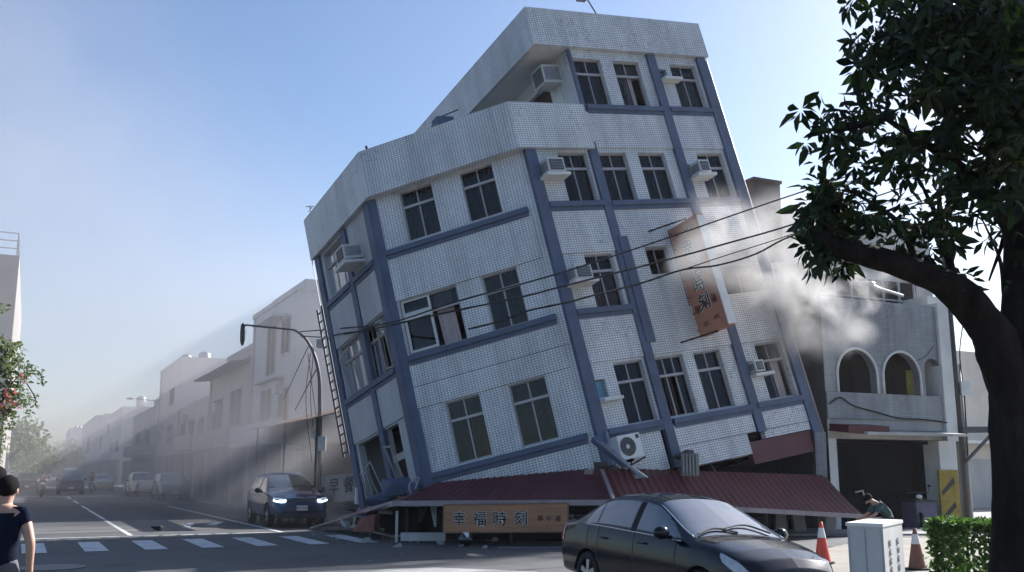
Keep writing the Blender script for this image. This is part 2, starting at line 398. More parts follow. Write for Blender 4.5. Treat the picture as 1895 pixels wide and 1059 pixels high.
for a, b, c, d in ((2.3, 5.4, 8.17, 9.35), (5.7, LD, 8.17, 9.35), (0, 2.15, 4.95, 6.24), (0, 2.15, 1.84, 3.12), (2.45, 5.4, 1.84, 3.12), (5.7, LD, 1.84, 3.12), (2.4, 5.35, -.74, -.18), (5.6, LD, -.74, -.18)):
    MB().box((a, -.1, c), (b, .05, d), 0, fR).build('spandrel', M['tile'], bld)
for a, o_, c, b, d in ((2.4, .075, -1.33, 4.95, -.755), (5.62, .07, -.98, 7.45, -.755), (.0, .02, -1.25, 2.0, -.2)): MB().box((a, -.11, c), (b, o_, d), 0, fR).build('spandrel', M['tile'], bld)
# corner (chamfer) facade
WC4 = [(1.05, 2.04), (2.9, 3.9)]; WC3 = [(1.06, 2.08), (2.84, 4.56)]; WC2 = [(1.0, 2.03), (2.86, 3.85)]
m = MB(); wall(m, fC, 0, 4.836, 6.22, 8.2, H(WC4, (6.56, 8.06))); m.build('corner_wall', M['tile'], bld, recalc=False)
m = MB(); wall(m, fC, 0, 4.836, 3.05, 4.96, H(WC3, (3.36, 4.93))); m.build('corner_wall', M['tile'], bld, recalc=False)
m = MB(); wall(m, fC, 0, 4.836, -.2, 1.86, H(WC2, (.14, 1.82))); m.build('corner_wall', M['tile'], bld, recalc=False)
for c, d in ((4.96, 6.24), (1.86, 2.45), (2.465, 3.07), (-1.3, -.2)):
    m = MB(); m.box((.3, -.1, c), (4.836, .045, d), 0, fC); m.box((0, -.12, c-.02), (.3, -.002, d+.02), 0, fC); m.build('spandrel', M['tile'], bld)
# left facade
WL = [(.45, 1.85, 6.5, 7.95), (2.4, 4.2, 6.55, 8.0), (.45, 4.3, 3.25, 4.84), (1.0, 2.0, .0, 1.74), (2.45, 4.2, -.9, 1.74)]
m = MB(); wall(m, fL, 0, 4.7475, -1.4, 8.2, WL[1:]); m.build('side_wall', M['side_plaster'], bld, recalc=False)
for a, b, c, d in ((.36, 1.95, 4.88, 6.2), (2.3, 4.4, 4.88, 6.2), (.36, 1.95, 1.8, 2.95), (2.3, 4.4, 1.8, 2.95)): MB().box((a, -.1, c), (b, .05, d), 0, fL).build('spandrel', M['side_plaster'], bld)
# rear and right flank, never seen from the street but closed
m = MB(); m.face([shear(LD, 0, -1.4), shear(LD, 8.17, -1.4), shear(LD, 8.17, 11.6), shear(LD, 0, 11.6)]); m.face([shear(PAa.x, 8.17, -1.4), shear(LD, 8.17, -1.4), shear(LD, 8.17, 8.2), shear(PAa.x, 8.17, 8.2)])
m.face([shear(2.36, 8.17, 8.2), shear(LD, 8.17, 8.2), shear(LD, 8.17, 11.6), shear(2.36, 8.17, 11.6)]); m.build('rear_wall', M['dirty'], bld, recalc=False)
# interior: a core set back from the facades, and floor slabs reaching the walls
cin = [(PAa.x+1.1, 7.9), (PBb.x+1.1, PBb.y+.5), (.5, 1.2), (LD-.25, 1.2), (LD-.25, 7.9)]
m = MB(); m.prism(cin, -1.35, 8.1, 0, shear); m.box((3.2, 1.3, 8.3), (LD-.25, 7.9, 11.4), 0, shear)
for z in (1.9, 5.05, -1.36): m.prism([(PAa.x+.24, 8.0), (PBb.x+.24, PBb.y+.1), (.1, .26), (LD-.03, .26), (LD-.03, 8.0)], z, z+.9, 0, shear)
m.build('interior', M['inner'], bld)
# columns
column(fR, -.08, .27, -1.3, 8.1); column(fR, 2.13, 2.43, -1.25, 8.35); column(fR, 5.4, 5.72, -.78, 11.48); column(fR, 7.5, 7.85, -1.38, 11.48, o=.11)
column(fC, 4.62, 4.87, -.6, 8.1, o=.05); column(fL, -.04, .34, -.75, 8.1); column(fL, 1.97, 2.3, -.2, 8.05); column(fL, 4.4, 4.78, -1.2, 8.1)
column(fR, 2.36, 2.48, 8.4, 11.48, o=.03)
m = MB(); m.box((2.3, .0, 2.2), (2.62, .12, 5.35), 0, fR); m.build('pilaster_facing', M['blue'], bld)
for u in (7.86, 7.93):
    m = MB(); m.tube([fR(u, .06, z) for z in (-1.3, 3, 7, 11.4)], .028, 8); m.build('drainpipe', M['alu'], bld, smooth=True)
# sill bands
for a, b, z in ((2.48, 5.42, 9.58), (5.72, 7.52, 9.6), (.27, 2.13, 6.47), (2.43, 5.4, 6.46), (5.72, 7.52, 6.47), (.27, 2.13, 3.33), (.29, 2.15, .05), (2.5, 5.46, .03), (5.66, 7.52, .04)): sill(fR, a, b, z)
for a, b, z in ((.33, 4.62, 6.46), (.3, 4.6, 3.33), (.27, 4.62, .08)): sill(fC, a, b, z)
for a, b, z in ((.34, 1.97, 6.42), (2.3, 4.4, 6.42), (.34, 4.4, 3.2)): sill(fL, a, b, z)
# windows
cu = lambda *a: list(a)
for i, (a, b) in enumerate(W5): window(fR, a, b, *Z5, curtain=[[(0, .45, 'curtain_dark')], [(.45, .8, 'curtain')], [(.05, .95, 'curtain_dark')]][i], broken=() if i != 1 else (2,))
for i, (a, b) in enumerate(W4): window(fR, a, b, *Z4, curtain=[[(.5, .98, 'curtain_dark')], [(.0, .45, 'curtain_dark')], [(.03, .85, 'curtain_dark')], [(0, .9, 'curtain_dark')]][i], sash=[0, 0, .02, 0][i])
window(fR, *W3[0], 3.36, 4.9, curtain=[(.1, .6, 'curtain_dark')])
window(fR, 3.2, 4.05, 4.17, 5.0, curtain=[(.0, .55, 'curtain_dark')], tr=.98)
window(fR, 5.82, 7.36, 3.36, 4.75, curtain=[(.3, .98, 'curtain')])
for i, (a, b) in enumerate(W2): window(fR, a, b, *Z2, curtain=[[(.02, .5, 'curtain_dark')], [(.35, .65, 'curtain_dark')], [(.05, .5, 'curtain_dark')], [(.55, .95, 'curtain')]][i], bars=[2, 3, 2, 2][i], broken=[(), (0, 2), (), (2,)][i])
for a, b in WC4: window(fC, a, b, 6.56, 8.06, curtain=[(.05, .95, 'curtain_dark')])
window(fC, *WC3[0], 3.36, 4.93, curtain=[(.12, .98, 'curtain_dark')])
# the wide corner window: right half open, pale curtain blown out of it
wb = window(fC, *WC3[1], 3.36, 4.93, curtain=[(.16, .47, 'curtain')], broken=(0,), label='wide window with its right half open and a pale curtain hanging in it')
m = MB(); a, b, c, d = 3.68, 4.53, 3.4, 4.42
for q in ((a, c, b, c+.07), (a, d-.07, b, d), (a, c+.07, a+.07, d-.07), (b-.07, c+.07, b, d-.07)): m.box((q[0], -.1, q[1]), (q[2], -.055, q[3]), 0, fC)
for q in ((a, 4.5, b, 4.56), (a, 4.86, b, 4.92), (a, 4.56, a+.06, 4.86), (b-.06, 4.56, b, 4.86)): m.box((q[0], -.1, q[1]), (q[2], -.055, q[3]), 0, fC)
m.box((a, -.1, 4.42), (b, -.06, 4.5), 0, fC); m.build('open_sash', M['ac'], wb)
for a, b in WC2: window(fC, a, b, .14, 1.82, curtain=[(.03, .9, 'curtain_dark')])
window(fL, *WL[1][:4][0:2], 6.55, 8.0, bars=3, curtain=[(.1, .8, 'curtain_dark')])
window(fL, .45, 4.3, 3.25, 4.84, bars=4, grille=11, broken=(0, 3), curtain=[(.55, .95, 'curtain_dark')])
# sashes torn out of the left facade
def sash(p, wdt, hgt, tilt, lean, name='loose_sash'):
    f = MB(); t = .045
    R_ = Matrix.Rotation(tilt, 4, 'X') @ Matrix.Rotation(lean, 4, 'Y')
    fn = lambda x, y, z: fL(*(Vector(p)+(R_ @ Vector((x, y, z)))))
    f.box((0, 0, 0), (wdt, .04, t), 0, fn); f.box((0, 0, hgt-t), (wdt, .04, hgt), 0, fn); f.box((0, 0, t), (t, .04, hgt-t), 0, fn); f.box((wdt-t, 0, t), (wdt, .04, hgt-t), 0, fn)
    return f.build(name, M['alu'], bld)
sash((3.0, .0, 3.25), .9, 1.4, radians(-5), radians(9)); sash((.5, .0, 3.25), .5, 1.4, radians(-6), radians(-6))
sash((2.6, .02, -.2), .5, 1.3, radians(-10), radians(12)); sash((1.15, .03, .0), .45, 1.2, radians(-16), radians(-10)); sash((3.4, .05, -.6), .5, 1.4, radians(-9), radians(-8))
m = MB(); m.box((1.1, -.12, .75), (1.95, -.06, .95), 0, fL); m.build('broken_shelf', M['dirty'], bld)
# parapets
def parapet(path, zb, zt, th, name, mi=0):
    """path of outer corners; vertical tiled wall with thickness th to the inside, open ended"""
    P = [Vector(p) for p in path]; inn = []
    for i, p in enumerate(P):
        ns = []
        if i > 0: d = (P[i]-P[i-1]).normalized(); ns.append(Vector((-d.y, d.x)))
        if i < len(P)-1: d = (P[i+1]-P[i]).normalized(); ns.append(Vector((-d.y, d.x)))
        n = sum(ns, Vector((0, 0))); n = n.normalized()*th/ max(.3, n.normalized().dot(ns[0])); inn.append(p+n)
    m = MB(); d = 0
    for i in range(len(P)-1):
        L = (P[i+1]-P[i]).length; a, b, c, e = P[i], P[i+1], inn[i+1], inn[i]
        q = lambda p, z: shear(p.x, p.y, z)
        m.face([q(a, zb), q(b, zb), q(b, zt), q(a, zt)], 0, [(d, zb), (d+L, zb), (d+L, zt), (d, zt)])
        m.face([q(e, zb), q(c, zb), q(c, zt), q(e, zt)], 0, [(d, zb), (d+L, zb), (d+L, zt), (d, zt)])
        m.face([q(a, zt), q(b, zt), q(c, zt), q(e, zt)], 0, [(d, 0), (d+L, 0), (d+L, th), (d, th)])
        m.face([q(a, zb), q(b, zb), q(c, zb), q(e, zb)], 0, [(d, 0), (d+L, 0), (d+L, th), (d, th)]); d += L
    for p, e in ((P[0], inn[0]), (P[-1], inn[-1])):
        m.face([shear(p.x, p.y, zb), shear(e.x, e.y, zb), shear(e.x, e.y, zt), shear(p.x, p.y, zt)], 0, [(0, zb), (th, zb), (th, zt), (0, zt)])
    return m.build(name, M['tile'], bld, recalc=False)
OUT4 = [(-3.585, 8.3), (-3.585, 3.098), (-.3246, -.175), (2.30, -.175)]
parapet(OUT4, 8.0985, 9.528, .42, 'parapet')
m = MB(); m.prism([(-3.2, 8.2), (-3.2, 3.2), (-.15, .15), (LD-.02, .15), (LD-.02, 8.2)], 8.12, 8.32, 0, shear); m.build('terrace_floor', M['dirty'], bld)
OUT5 = [(1.11, 8.3), (1.11, -.175), (7.98, -.175), (7.98, 8.3)]
parapet(OUT5, 11.4866, 12.745, .18, 'roof_parapet')
m = MB(); m.prism([(1.28, 8.2), (1.28, -.0), (7.8, -.0), (7.8, 8.2)], 11.5, 11.75, 0, shear); m.build('roof_slab', M['plaster'], bld)
# top-floor recess: side wall with a dark opening, rear wall
m = MB(); wall(m, fS, 0, .75, 8.32, 11.5, o=0, back=False); m.build('recess_wall', M['tile'], bld, recalc=False)
m = MB(); wall(m, fS, .75, 8.1, 8.32, 11.5, [(1.3, 2.9, 9.3, 11.05), (3.6, 5.6, 8.7, 10.6)], back=False); m.build('recess_side_wall', M['plaster'], bld, recalc=False)
for q in ((1.3, 9.3, 2.9, 11.05), (3.6, 8.7, 5.6, 10.6)): MB().box((q[0], -.2, q[1]), (q[2], -.16, q[3]), 0, fS).build('recess_window', M['curtain_dark'], bld)
m = MB(); m.box((1.2, 5.2, 8.3), (1.32, 8.1, 10.9), 0, shear); m.build('terrace_screen', M['dirty'], bld)
# ladder at the rear left edge, roof bits
m = MB()
for u_ in (4.84, 5.3): m.tube([fL(u_, .1, z) for z in (1.6, 4, 6.5)], .035, 6)
for k in range(17): m.tube([fL(4.84, .1, 1.7+k*.29), fL(5.3, .1, 1.7+k*.29)], .028, 5)
m.build('ladder', M['blackpipe'], bld)
m = MB(); m.tube([fL(4.85, .14, z) for z in (3.5, 9.4)], .018, 5); m.build('downpipe', M['ac'], bld)
def roof_bit(name, tubes, mat='blackpipe'):
    m = MB()
    for pts, r in tubes: m.tube(pts, r, 6)
    return m.build(name, M[mat], bld)
sh = lambda *p: shear(*p)
roof_bit('aerial', [([sh(-3.4, 8.0, 9.5), sh(-3.4, 8.0, 9.95)], .015), ([sh(-3.55, 8.0, 9.9), sh(-3.25, 8.0, 9.9)], .012), ([sh(-3.4, 7.8, 9.8), sh(-3.4, 8.2, 9.8)], .012)])
roof_bit('roof_post', [([sh(-3.3, 3.1, 9.5), sh(-3.3, 3.1, 9.72)], .035)])
roof_bit('broken_dish_mount', [([sh(-1.9, 2.0, 9.5), sh(-1.55, 1.7, 9.95)], .03), ([sh(-1.55, 1.7, 9.95), sh(-1.1, 1.2, 9.98)], .02), ([sh(-1.55, 1.7, 9.95), sh(-1.2, 1.3, 9.5)], .02)])
m = MB(); m.box((-1.75, 1.75, 9.53), (-1.2, 1.4, 9.86), 0, shear); m.build('roof_duct', M['blue'], bld)
m = MB(); m.tube([sh(3.9, -.05, 12.74), sh(3.55, -.15, 13.35)], .025, 6); m.box((3.3, -.35, 13.28), (3.62, .05, 13.5), 0, shear); m.build('roof_floodlight', M['blackpipe'], bld)

# air conditioners and shelves
def ac_window(fn, u0, u1, z0, z1, label, out=.42, sag=0):
    c = MB(); t = .03
    t0 = thing('window_air_conditioner', label, 'air conditioner', mat=BM4, group='air conditioners on the leaning building')
    q = lambda u, o, z: fn(u, o, z - sag*o)
    c.box((u0, -.25, z0), (u1, out, z1), 0, q); c.build('casing', M['ac'], t0)
    g = MB(); g.box((u0+.05, out, z0+.05), (u1-.05, out+.012, z1-.05), 0, q); g.build('grille', M['dark'], t0)
    b = MB(); b.box((u0-.001, .05, z0+.08), (u0-.012, out-.05, z1-.08), 0, q); b.box((u1+.001, .05, z0+.08), (u1+.012, out-.05, z1-.08), 0, q)
    n = 6
    for k in range(n): zz = lerp(z0+.09, z1-.09, k/(n-1)); b.box((u0+.06, out+.012, zz-.006), (u1-.06, out+.02, zz+.006), 0, q)
    b.build('louvre', M['steel'], t0); return t0
ac_window(fR, .3, .85, 7.24, 7.66, 'boxy air conditioner on the fourth floor beside the corner pilaster', .45)
ac_window(fR, 5.85, 6.27, 7.2, 7.6, 'air conditioner high on the right end of the facade below the top floor', .45)
ac_window(fR, .25, .79, 4.06, 4.46, 'air conditioner on the middle floor behind the crossing cables', .5)
ac_window(fR, 5.8, 6.16, .9, 1.24, 'small white air conditioner low on the right end of the facade', .3)
ac_window(fL, 1.1, 1.7, 6.8, 7.25, 'air conditioner hanging out of the narrow left facade under the parapet', .6, .06)
ac_window(fS, .55, 1.15, 10.68, 11.28, 'air conditioner in the shaded recess under the top roof', .65, .04)
for fn, a, b, z, o in ((fR, .18, .95, 7.22, .5), (fR, 5.68, 6.42, 7.17, .5), (fR, .16, .92, 4.05, .55), (fR, 5.7, 6.42, 10.6, .3), (fR, .28, .9, .85, .3), (fR, 5.7, 6.45, .87, .35), (fL, 1.0, 1.9, 6.72, .65)):
    m = MB(); m.box((a, 0, z-.1), (b, o, z-.012), 0, fn); m.build('air_conditioner_shelf', M['plaster'], bld)
for a, b, c, d, mt in ((5.77, 6.08, 10.62, 10.98, 'blue'), (.22, .64, .92, 1.36, 'teal')):
    if mt == 'teal': M['teal'] = plain('teal_board', (.16, .33, .40), .6, .2, 4)
    m = MB(); m.box((a, -.2, c), (b, -.12, d), 0, fR); m.build('opening_board', M[mt], bld)
# split-system condenser hanging at the crushed corner
t0 = thing('outdoor_condenser', 'white air conditioner condenser with round fan hanging just above the red awning', 'air conditioner', mat=BM4, group='air conditioners on the leaning building')
c = MB(); c.box((.25, .1, -.82), (.98, .42, -.2), 0, fR); c.build('casing', M['white_paint'], t0)
c = MB(); cc = (.53, -.51)
rings = [[fR(cc[0]+r*cos(a), .425, cc[1]+r*sin(a)) for a in [2*pi*k/28 for k in range(28)]] for r in (.245, .06)]
c.grid(rings, 0, True); c.build('fan_grille', M['dark'], t0)
c = MB(); c.box((.84, .42, -.34), (.94, .428, -.24), 0, fR); c.build('label_plate', M['dark'], t0)
c = MB(); c.grid([[fR(cc[0]+r*cos(a), .43, cc[1]+r*sin(a)) for a in [2*pi*k/16 for k in range(16)]] for r in (.045, .003)], 0, True); c.build('fan_hub', M['white_paint'], t0)
c = MB()
for r in (.1, .15, .2, .24): c.tube([fR(cc[0]+r*cos(a), .434, cc[1]+r*sin(a)) for a in [2*pi*k/28 for k in range(29)]], .004, 4)
c.build('fan_guard', M['steel'], t0)
c = MB(); c.box((.5, .0, -.9), (.56, .5, -.83), 0, fR); c.tube([fR(.53, .45, -.86), fR(.5, .05, -1.25)], .02, 6); c.tube([fR(.93, .5, -.85), fR(.6, .06, -1.0)], .02, 6); c.build('bracket', M['black'], t0)

# upright shop sign on brackets
M['signo'] = plain('faded_orange_sign_face', (.42, .185, .115), .55, .22, 1.6)
M['signw'] = plain('white_letter_edge', (.75, .74, .7), .6, .05, 5)
sg = thing('upright_shop_sign', 'tall faded orange vertical shop sign jutting from the facade half lost in smoke', 'sign', mat=BM4)
zb, zt, LB = 2.16, 5.5, 1.26
def fG(u, o, z):      # a blade sign: u outwards from the wall, o along its face normal, which looks along the facade to the left
    return fR(4.3-o, u+.02, z)
c = MB(); c.box((0, -.26, zb), (LB, .0, zt), 0, fG); c.build('board', M['signo'], sg)
c = MB(); c.box((LB, -.27, zb+.03), (LB+.03, .01, zt-.05), 0, fG); c.build('edge_panel', M['white_paint'], sg)
c = MB(); c.tube([fG(-.0, .04, zb-.05), fG(-.0, .04, zt)], .022, 6)
for k in range(7): c.tube([fG(-.0, .03, lerp(zb+.2, zt-.15, k/6)), fG(.1, .03, lerp(zb+.2, zt-.15, k/6))], .014, 5)
c.tube([fG(.85, .0, zt+.02), fR(3.5, .01, zt-.02)], .024, 6); c.tube([fG(.8, .0, zb-.03), fR(3.5, .01, zb-.08)], .024, 6); c.build('bracket', M['black'], sg)
def glyphs(parent, fn, name, body, u, z, size, mat, o=.004, bold=.0, squash=1, outline=None):
    if outline:
        v, f = text_mesh(body, size, max(.02, bold+.022), .002); MB().raw(v, f, 0, lambda x, y, q: fn(u+x*squash, o+q, z+y)).build(name+'_edge', M['signw'], parent, recalc=False)
    v, f = text_mesh(body, size, bold, .003); return MB().raw(v, f, 0, lambda x, y, q: fn(u+x*squash, o+.008+q, z+y)).build(name, M[mat], parent, recalc=False)
M['brown'] = plain('dark_brown_lettering', (.07, .03, .025), .6, .1, 5)
glyphs(sg, fG, 'lettering', 'BRUNCH', LB*.5, zt-.28, .2, 'brown')
for k, ch in enumerate('幸福時刻'): glyphs(sg, fG, 'lettering', ch, LB*.47, zt-.78-k*.55, .52, 'ink', bold=.006, outline=1)
for k, ch in enumerate('早午餐'): glyphs(sg, fG, 'lettering', ch, LB*(.2+.3*k), zb+.75+.06*k, .27, 'brown', bold=.02)
glyphs(sg, fG, 'lettering', '03', LB*.33, zb+.3, .2, 'brown'); glyphs(sg, fG, 'lettering', '835', LB*.72, zb+.36, .16, 'brown')
# ------------------------------------------------------------------ ground, road, markings
m = MB(); m.face([(-900, -300, 0), (900, -300, 0), (900, 1500, 0), (-900, 1500, 0)]); tag(m.build('road', M['asphalt'], recalc=False), kind='structure')
def sheet(name, pts, z, mat, th=0.0, kind='structure'):
    m = MB()
    if th: m.prism([(p[0], p[1]) for p in pts], z-th, z)
    else: m.face([(p[0], p[1], z) for p in pts])
    return tag(m.build(name, mat, recalc=bool(th)), kind=kind)
def stpoly(pts): return [ST(*p) for p in pts]
sheet('painted_sun_strip', stpoly([(-1.6, 31.6), (5.6, 31.9), (6.2, 38.6), (-1.6, 39.2)]), .004, plain('sunlit_asphalt_tone', (.13, .125, .12), .85, .2, .8, bmp=.15))  # sunlit strip across the street, painted as paler asphalt
sheet('painted_sun_strip', stpoly([(-1.6, 43.5), (6.4, 44.0), (6.4, 49), (-1.6, 49)]), .004, plain('sunlit_asphalt_tone_far', (.09, .088, .085), .85, .2, .8))  # farther sun strip, also put into the road colour
sheet('pavement', stpoly([(9.0, 26), (23, 20.0), (60, 20), (60, 40), (9.9, 40)]), .05, M['concrete'], .06)
sheet('pavement_far', stpoly([(9.3, 40.01), (60, 40.01), (60, 420), (9.3, 420)]), .08, M['concrete'], .09)
sheet('corner_pavement', [(6.3, 21.6), (9.3, 26.0), (13, 26.4), (40, 36), (40, -2), (4.2, -2), (3.7, 8), (4.6, 17.5)], .06, M['pale_concrete'], .07)
sheet('painted_sun_patch', [(-3.6, 18.0), (-1.4, 18.75), (.45, 18.0), (.3, 16.9), (-1.5, 16.8), (-3.3, 17.2)], .008, M['concrete'])  # pool of sunlight painted on the road as a pale sheet
def line(name, a, b, wd, z=.008):
    a, b = ST(*a), ST(*b); d = (b-a).normalized(); n = Vector((-d.y, d.x, 0))*wd/2
    sheet(name, [a+n, b+n, b-n, a-n], z, M['paint'])
for k in range(7):
    c = 1.55-2.5*0 + (k-1)*1.255
    line('crosswalk_stripe', (c+.02, 24.25), (c, 27.45), .5)
for s0 in (29.7, 39.9, 50, 60, 70, 84, 95, 106): line('lane_line', (2.75, s0), (2.72, s0+(9.4 if s0 < 84 else 6)*(.62 if s0 > 45 else 1)), .13)
line('edge_line', (6.85, 29.5), (6.65, 54), .14); line('stop_line', (-1.4, 29.35), (6.95, 29.42), .16)
line('far_crosswalk_line', (-2.2, 79.3), (6.0, 76.5), .9); line('turn_arrow', (4.7, 33.2), (5.2, 35.6), .22); line('turn_arrow', (5.6, 34.2), (6.2, 36.0), .3)
line('edge_line', (10.0, 21.3), (14.5, 19.6), .14)
m = MB(); q = ST(.55, 20.6)
m.lathe([(.0, .004), (.62, .004), (.62, .009), (.0, .009)], (q.x, q.y, .004), 24); tag(m.build('manhole_cover', plain('worn_iron', (.11, .11, .11), .6, .25, 4)), 'round worn metal manhole cover set in the road in front of the crosswalk', 'manhole cover')

# ------------------------------------------------------------------ fallen maroon awning round the crushed corner
def corrug(mb, p00, p10, p11, p01, pitch=.24, amp=.016, th=True):
    """corrugated sheet between top edge p00-p10 and bottom edge p01-p11 (ribs run down)"""
    p00, p10, p11, p01 = map(Vector, (p00, p10, p11, p01)); L = (p11-p01).length; n = max(4, int(L/pitch*6)); nrm = (p10-p00).cross(p01-p00).normalized()
    if nrm.z < 0: nrm = -nrm
    rows = []; uv = []
    for t in (0, .33, .66, 1):
        r = []; u_ = []
        for k in range(n+1):
            s_ = k/n; ph = (s_*L/pitch) % 1; h = amp*(1 if ph < .25 else (0 if ph > .45 else 1-(ph-.25)/.2)) if ph < .45 else (amp*(ph-.85)/.15 if ph > .85 else 0)
            p = p00.lerp(p10, s_).lerp(p01.lerp(p11, s_), t); sag = -.035*sin(pi*t)*(1+.5*sin(s_*9))
            r.append(p+nrm*(h+sag)); u_.append((s_*L, t))
        rows.append(r); uv.append(u_)
    mb.grid(rows, 0, uvs=uv)
aw = thing('fallen_awning', 'long maroon corrugated awning collapsed around the foot of the leaning building', 'awning')
tl, tc, trr = at(772, 912, 26.3), at(1112, 866, 25.35), at(1526, 880, 29.2)
fl, fc, fr_ = at(728, 932, 25.1), at(1136, 930, 23.5), at(1600, 956, 27.9)
mm = MB(); corrug(mm, at(812, 893, 26.3), tc, fc, fl); mm.build('sheet', M['maroon'], aw, recalc=False)
mm = MB(); corrug(mm, tc, trr, fr_, fc); mm.build('sheet', M['maroon'], aw, recalc=False)
gt = at(575, 978, 31.2)
mm = MB(); corrug(mm, at(812, 893, 26.3), fl, gt, at(664, 944, 30.2)); mm.build('sheet', M['maroon'], aw, recalc=False)
M['trim'] = plain('grey_pink_steel_trim', (.30, .25, .26), .5, .25, 2)
mm = MB()
def bar(mb, a, b, wd, ht):
    a, b = Vector(a), Vector(b); d = (b-a).normalized(); n = d.cross(Vector((0, 0, 1))).normalized()*wd/2; u = Vector((0, 0, ht/2))
    c = [p+q*n+r*u for p in (a, b) for q in (-1, 1) for r in (-1, 1)]
    for f in ((0, 1, 3, 2), (4, 6, 7, 5), (0, 4, 5, 1), (2, 3, 7, 6), (0, 2, 6, 4), (1, 5, 7, 3)): mb.face([c[i] for i in f], 0, [(0, 0), (1, 0), (1, 1), (0, 1)])
bar(mm, fl, fc, .05, .13); bar(mm, fc, fr_, .05, .12); mm.build('edge_trim', M['trim'], aw)
mm = MB(); bar(mm, fl, at(665, 950, 28.5), .06, .14); bar(mm, at(665, 950, 28.5), gt, .05, .07); mm.build('edge_trim', M['trim'], aw)
mm = MB(); mm.tube([tc+Vector((0, 0, .03)), fc+Vector((0, 0, .04))], .05, 6); mm.build('hip_cap', M['trim'], aw)
for t in (.06, .3, .55, .8, .97): p = fl.lerp(fc, t)+Vector((0, .35, -.03)); MB().tube([p, (p.x, p.y+.1, 0.02)], .035, 6).build('post', M['blackpipe'], aw)
for t in (.12, .35, .6, .85): p = fc.lerp(fr_, t)+Vector((-.1, .45, -.03)); MB().tube([p, (p.x, p.y+.1, .04)], .035, 6).build('post', M['blackpipe'], aw)

# sign hanging under the awning
sgn = thing('horizontal_shop_sign', 'long wood brown shop sign with black characters hanging under the fallen awning', 'sign')
sl, sr = at(822, 960, 24.25), at(1050, 958, 23.7)
ud = (sr-sl); LS = ud.length; ud.normalize(); on = Vector((ud.y, -ud.x, 0)).normalized()
def fH(u, o, z): return sl + ud*u + on*o + Vector((0, 0, z))
M['wood_sign'] = plain('wood_grain_sign_face', (.36, .175, .085), .5, .35, 1.8, stretch=(.35, .35, 6))
c = MB(); c.box((0, -.06, -.31), (LS, 0, .31), 0, fH); c.build('board', M['wood_sign'], sgn)
c = MB(); c.box((-.03, -.07, -.33), (0, .012, .33), 0, fH); c.box((LS, -.07, -.33), (LS+.03, .012, .33), 0, fH); c.box((0, -.07, .31), (LS, .012, .34), 0, fH); c.box((0, -.07, -.34), (LS, .012, -.31), 0, fH); c.build('rim', plain('brown_sign_rim', (.2, .1, .06), .5, .2, 4), sgn)
for k, ch in enumerate('幸福時刻'): glyphs(sgn, fH, 'lettering', ch, LS*(.125+.167*k), -.0, .36, 'ink', bold=.006, outline=1)
for k, ch in enumerate('早午餐'): glyphs(sgn, fH, 'lettering', ch, LS*(.785+.07*k), -.02, .15, 'brown', bold=.02)

# crushed ground storey: dark rubble and leaning stubs under the building
M['void'] = plain('near_black_fill', (.014, .014, .018), .9, .4, 1.5, spec=0)
cr = thing('crushed_storefront', 'dark crushed remains of the ground floor shop beneath the leaning building', 'building ruin')
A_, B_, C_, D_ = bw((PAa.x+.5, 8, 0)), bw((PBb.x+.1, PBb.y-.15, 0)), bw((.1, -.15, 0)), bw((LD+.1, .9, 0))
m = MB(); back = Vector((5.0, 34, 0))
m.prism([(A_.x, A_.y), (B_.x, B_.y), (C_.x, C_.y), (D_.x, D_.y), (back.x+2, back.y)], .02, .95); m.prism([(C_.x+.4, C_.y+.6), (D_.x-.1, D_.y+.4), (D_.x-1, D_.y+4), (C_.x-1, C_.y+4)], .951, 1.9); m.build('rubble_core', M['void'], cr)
random.seed(3)
def chunk(mb, p, r, seed=0):
    """angular broken lump: convex hull of scattered points"""
    rd = random.Random(int(seed*977)+5); bm = bmesh.new(); sx, sy, sz = rd.uniform(.8, 1.35), rd.uniform(.6, 1.0), rd.uniform(.45, .8)
    for k in range(13): v = Vector((rd.uniform(-1, 1)*sx, rd.uniform(-1, 1)*sy, rd.uniform(-1, 1)*sz)); bm.verts.new(Vector(p)+v*r)
    q = bmesh.ops.convex_hull(bm, input=bm.verts); bmesh.ops.delete(bm, geom=[g for g in q['geom_interior'] if isinstance(g, bmesh.types.BMVert)], context='VERTS')
    bm.verts.index_update(); mb.raw([tuple(v.co) for v in bm.verts], [tuple(v.index for v in f.verts) for f in bm.faces]); bm.free()
m = MB(); m.box((-.16, -.16, -.2), (.16, .16, 2.55), 0, lambda x, y, z: bw((LD-.15, -.05, -1.3))+Vector((x+.02*z, y, z-2.35))); m.build('standing_column', M['tile2'], cr)
m = MB(); m.box((4.97, -.2, -1.62), (7.47, .02, -1.0), 0, lambda u, o, z: bw(fR(u, o, z))); m.build('red_fascia', plain('dull_red_fascia', (.09, .017, .022), .55, .25, 2), cr)
for i, (px, py, Y, wdt, hh, tx) in enumerate(((1445, 985, 28.6, .3, .55, 0), (1535, 985, 29, .3, .8, .1), (1480, 985, 29.3, .35, .6, -.1))):
    p = at(px, py, Y); m = MB(); m.box((-wdt/2, -.12, 0), (wdt/2, .12, hh), 0, lambda x, y, z: Vector((p.x+x+tx*z, p.y+y, max(.03, p.z-.1)+z))); m.build('broken_stub', M['dirty'], cr)
p1, p2 = bw(fC(4.5, .32, -.6)), bw(fC(.05, .32, -1.0)); m = MB(); bar(m, (p1.x, p1.y, .5), (p2.x, p2.y, .5), .05, .95); m.build('added_shade_panel', M['void'], cr)  # added near-black panel standing in for the shade under the awning
p1, p2 = bw(fR(.1, .3, -1.0)), bw(fR(5.0, .3, -1.0)); m = MB(); bar(m, (p1.x, p1.y, .5), (p2.x, p2.y, .5), .05, .95); m.build('added_shade_panel', M['void'], cr)  # same added shade panel along the right facade
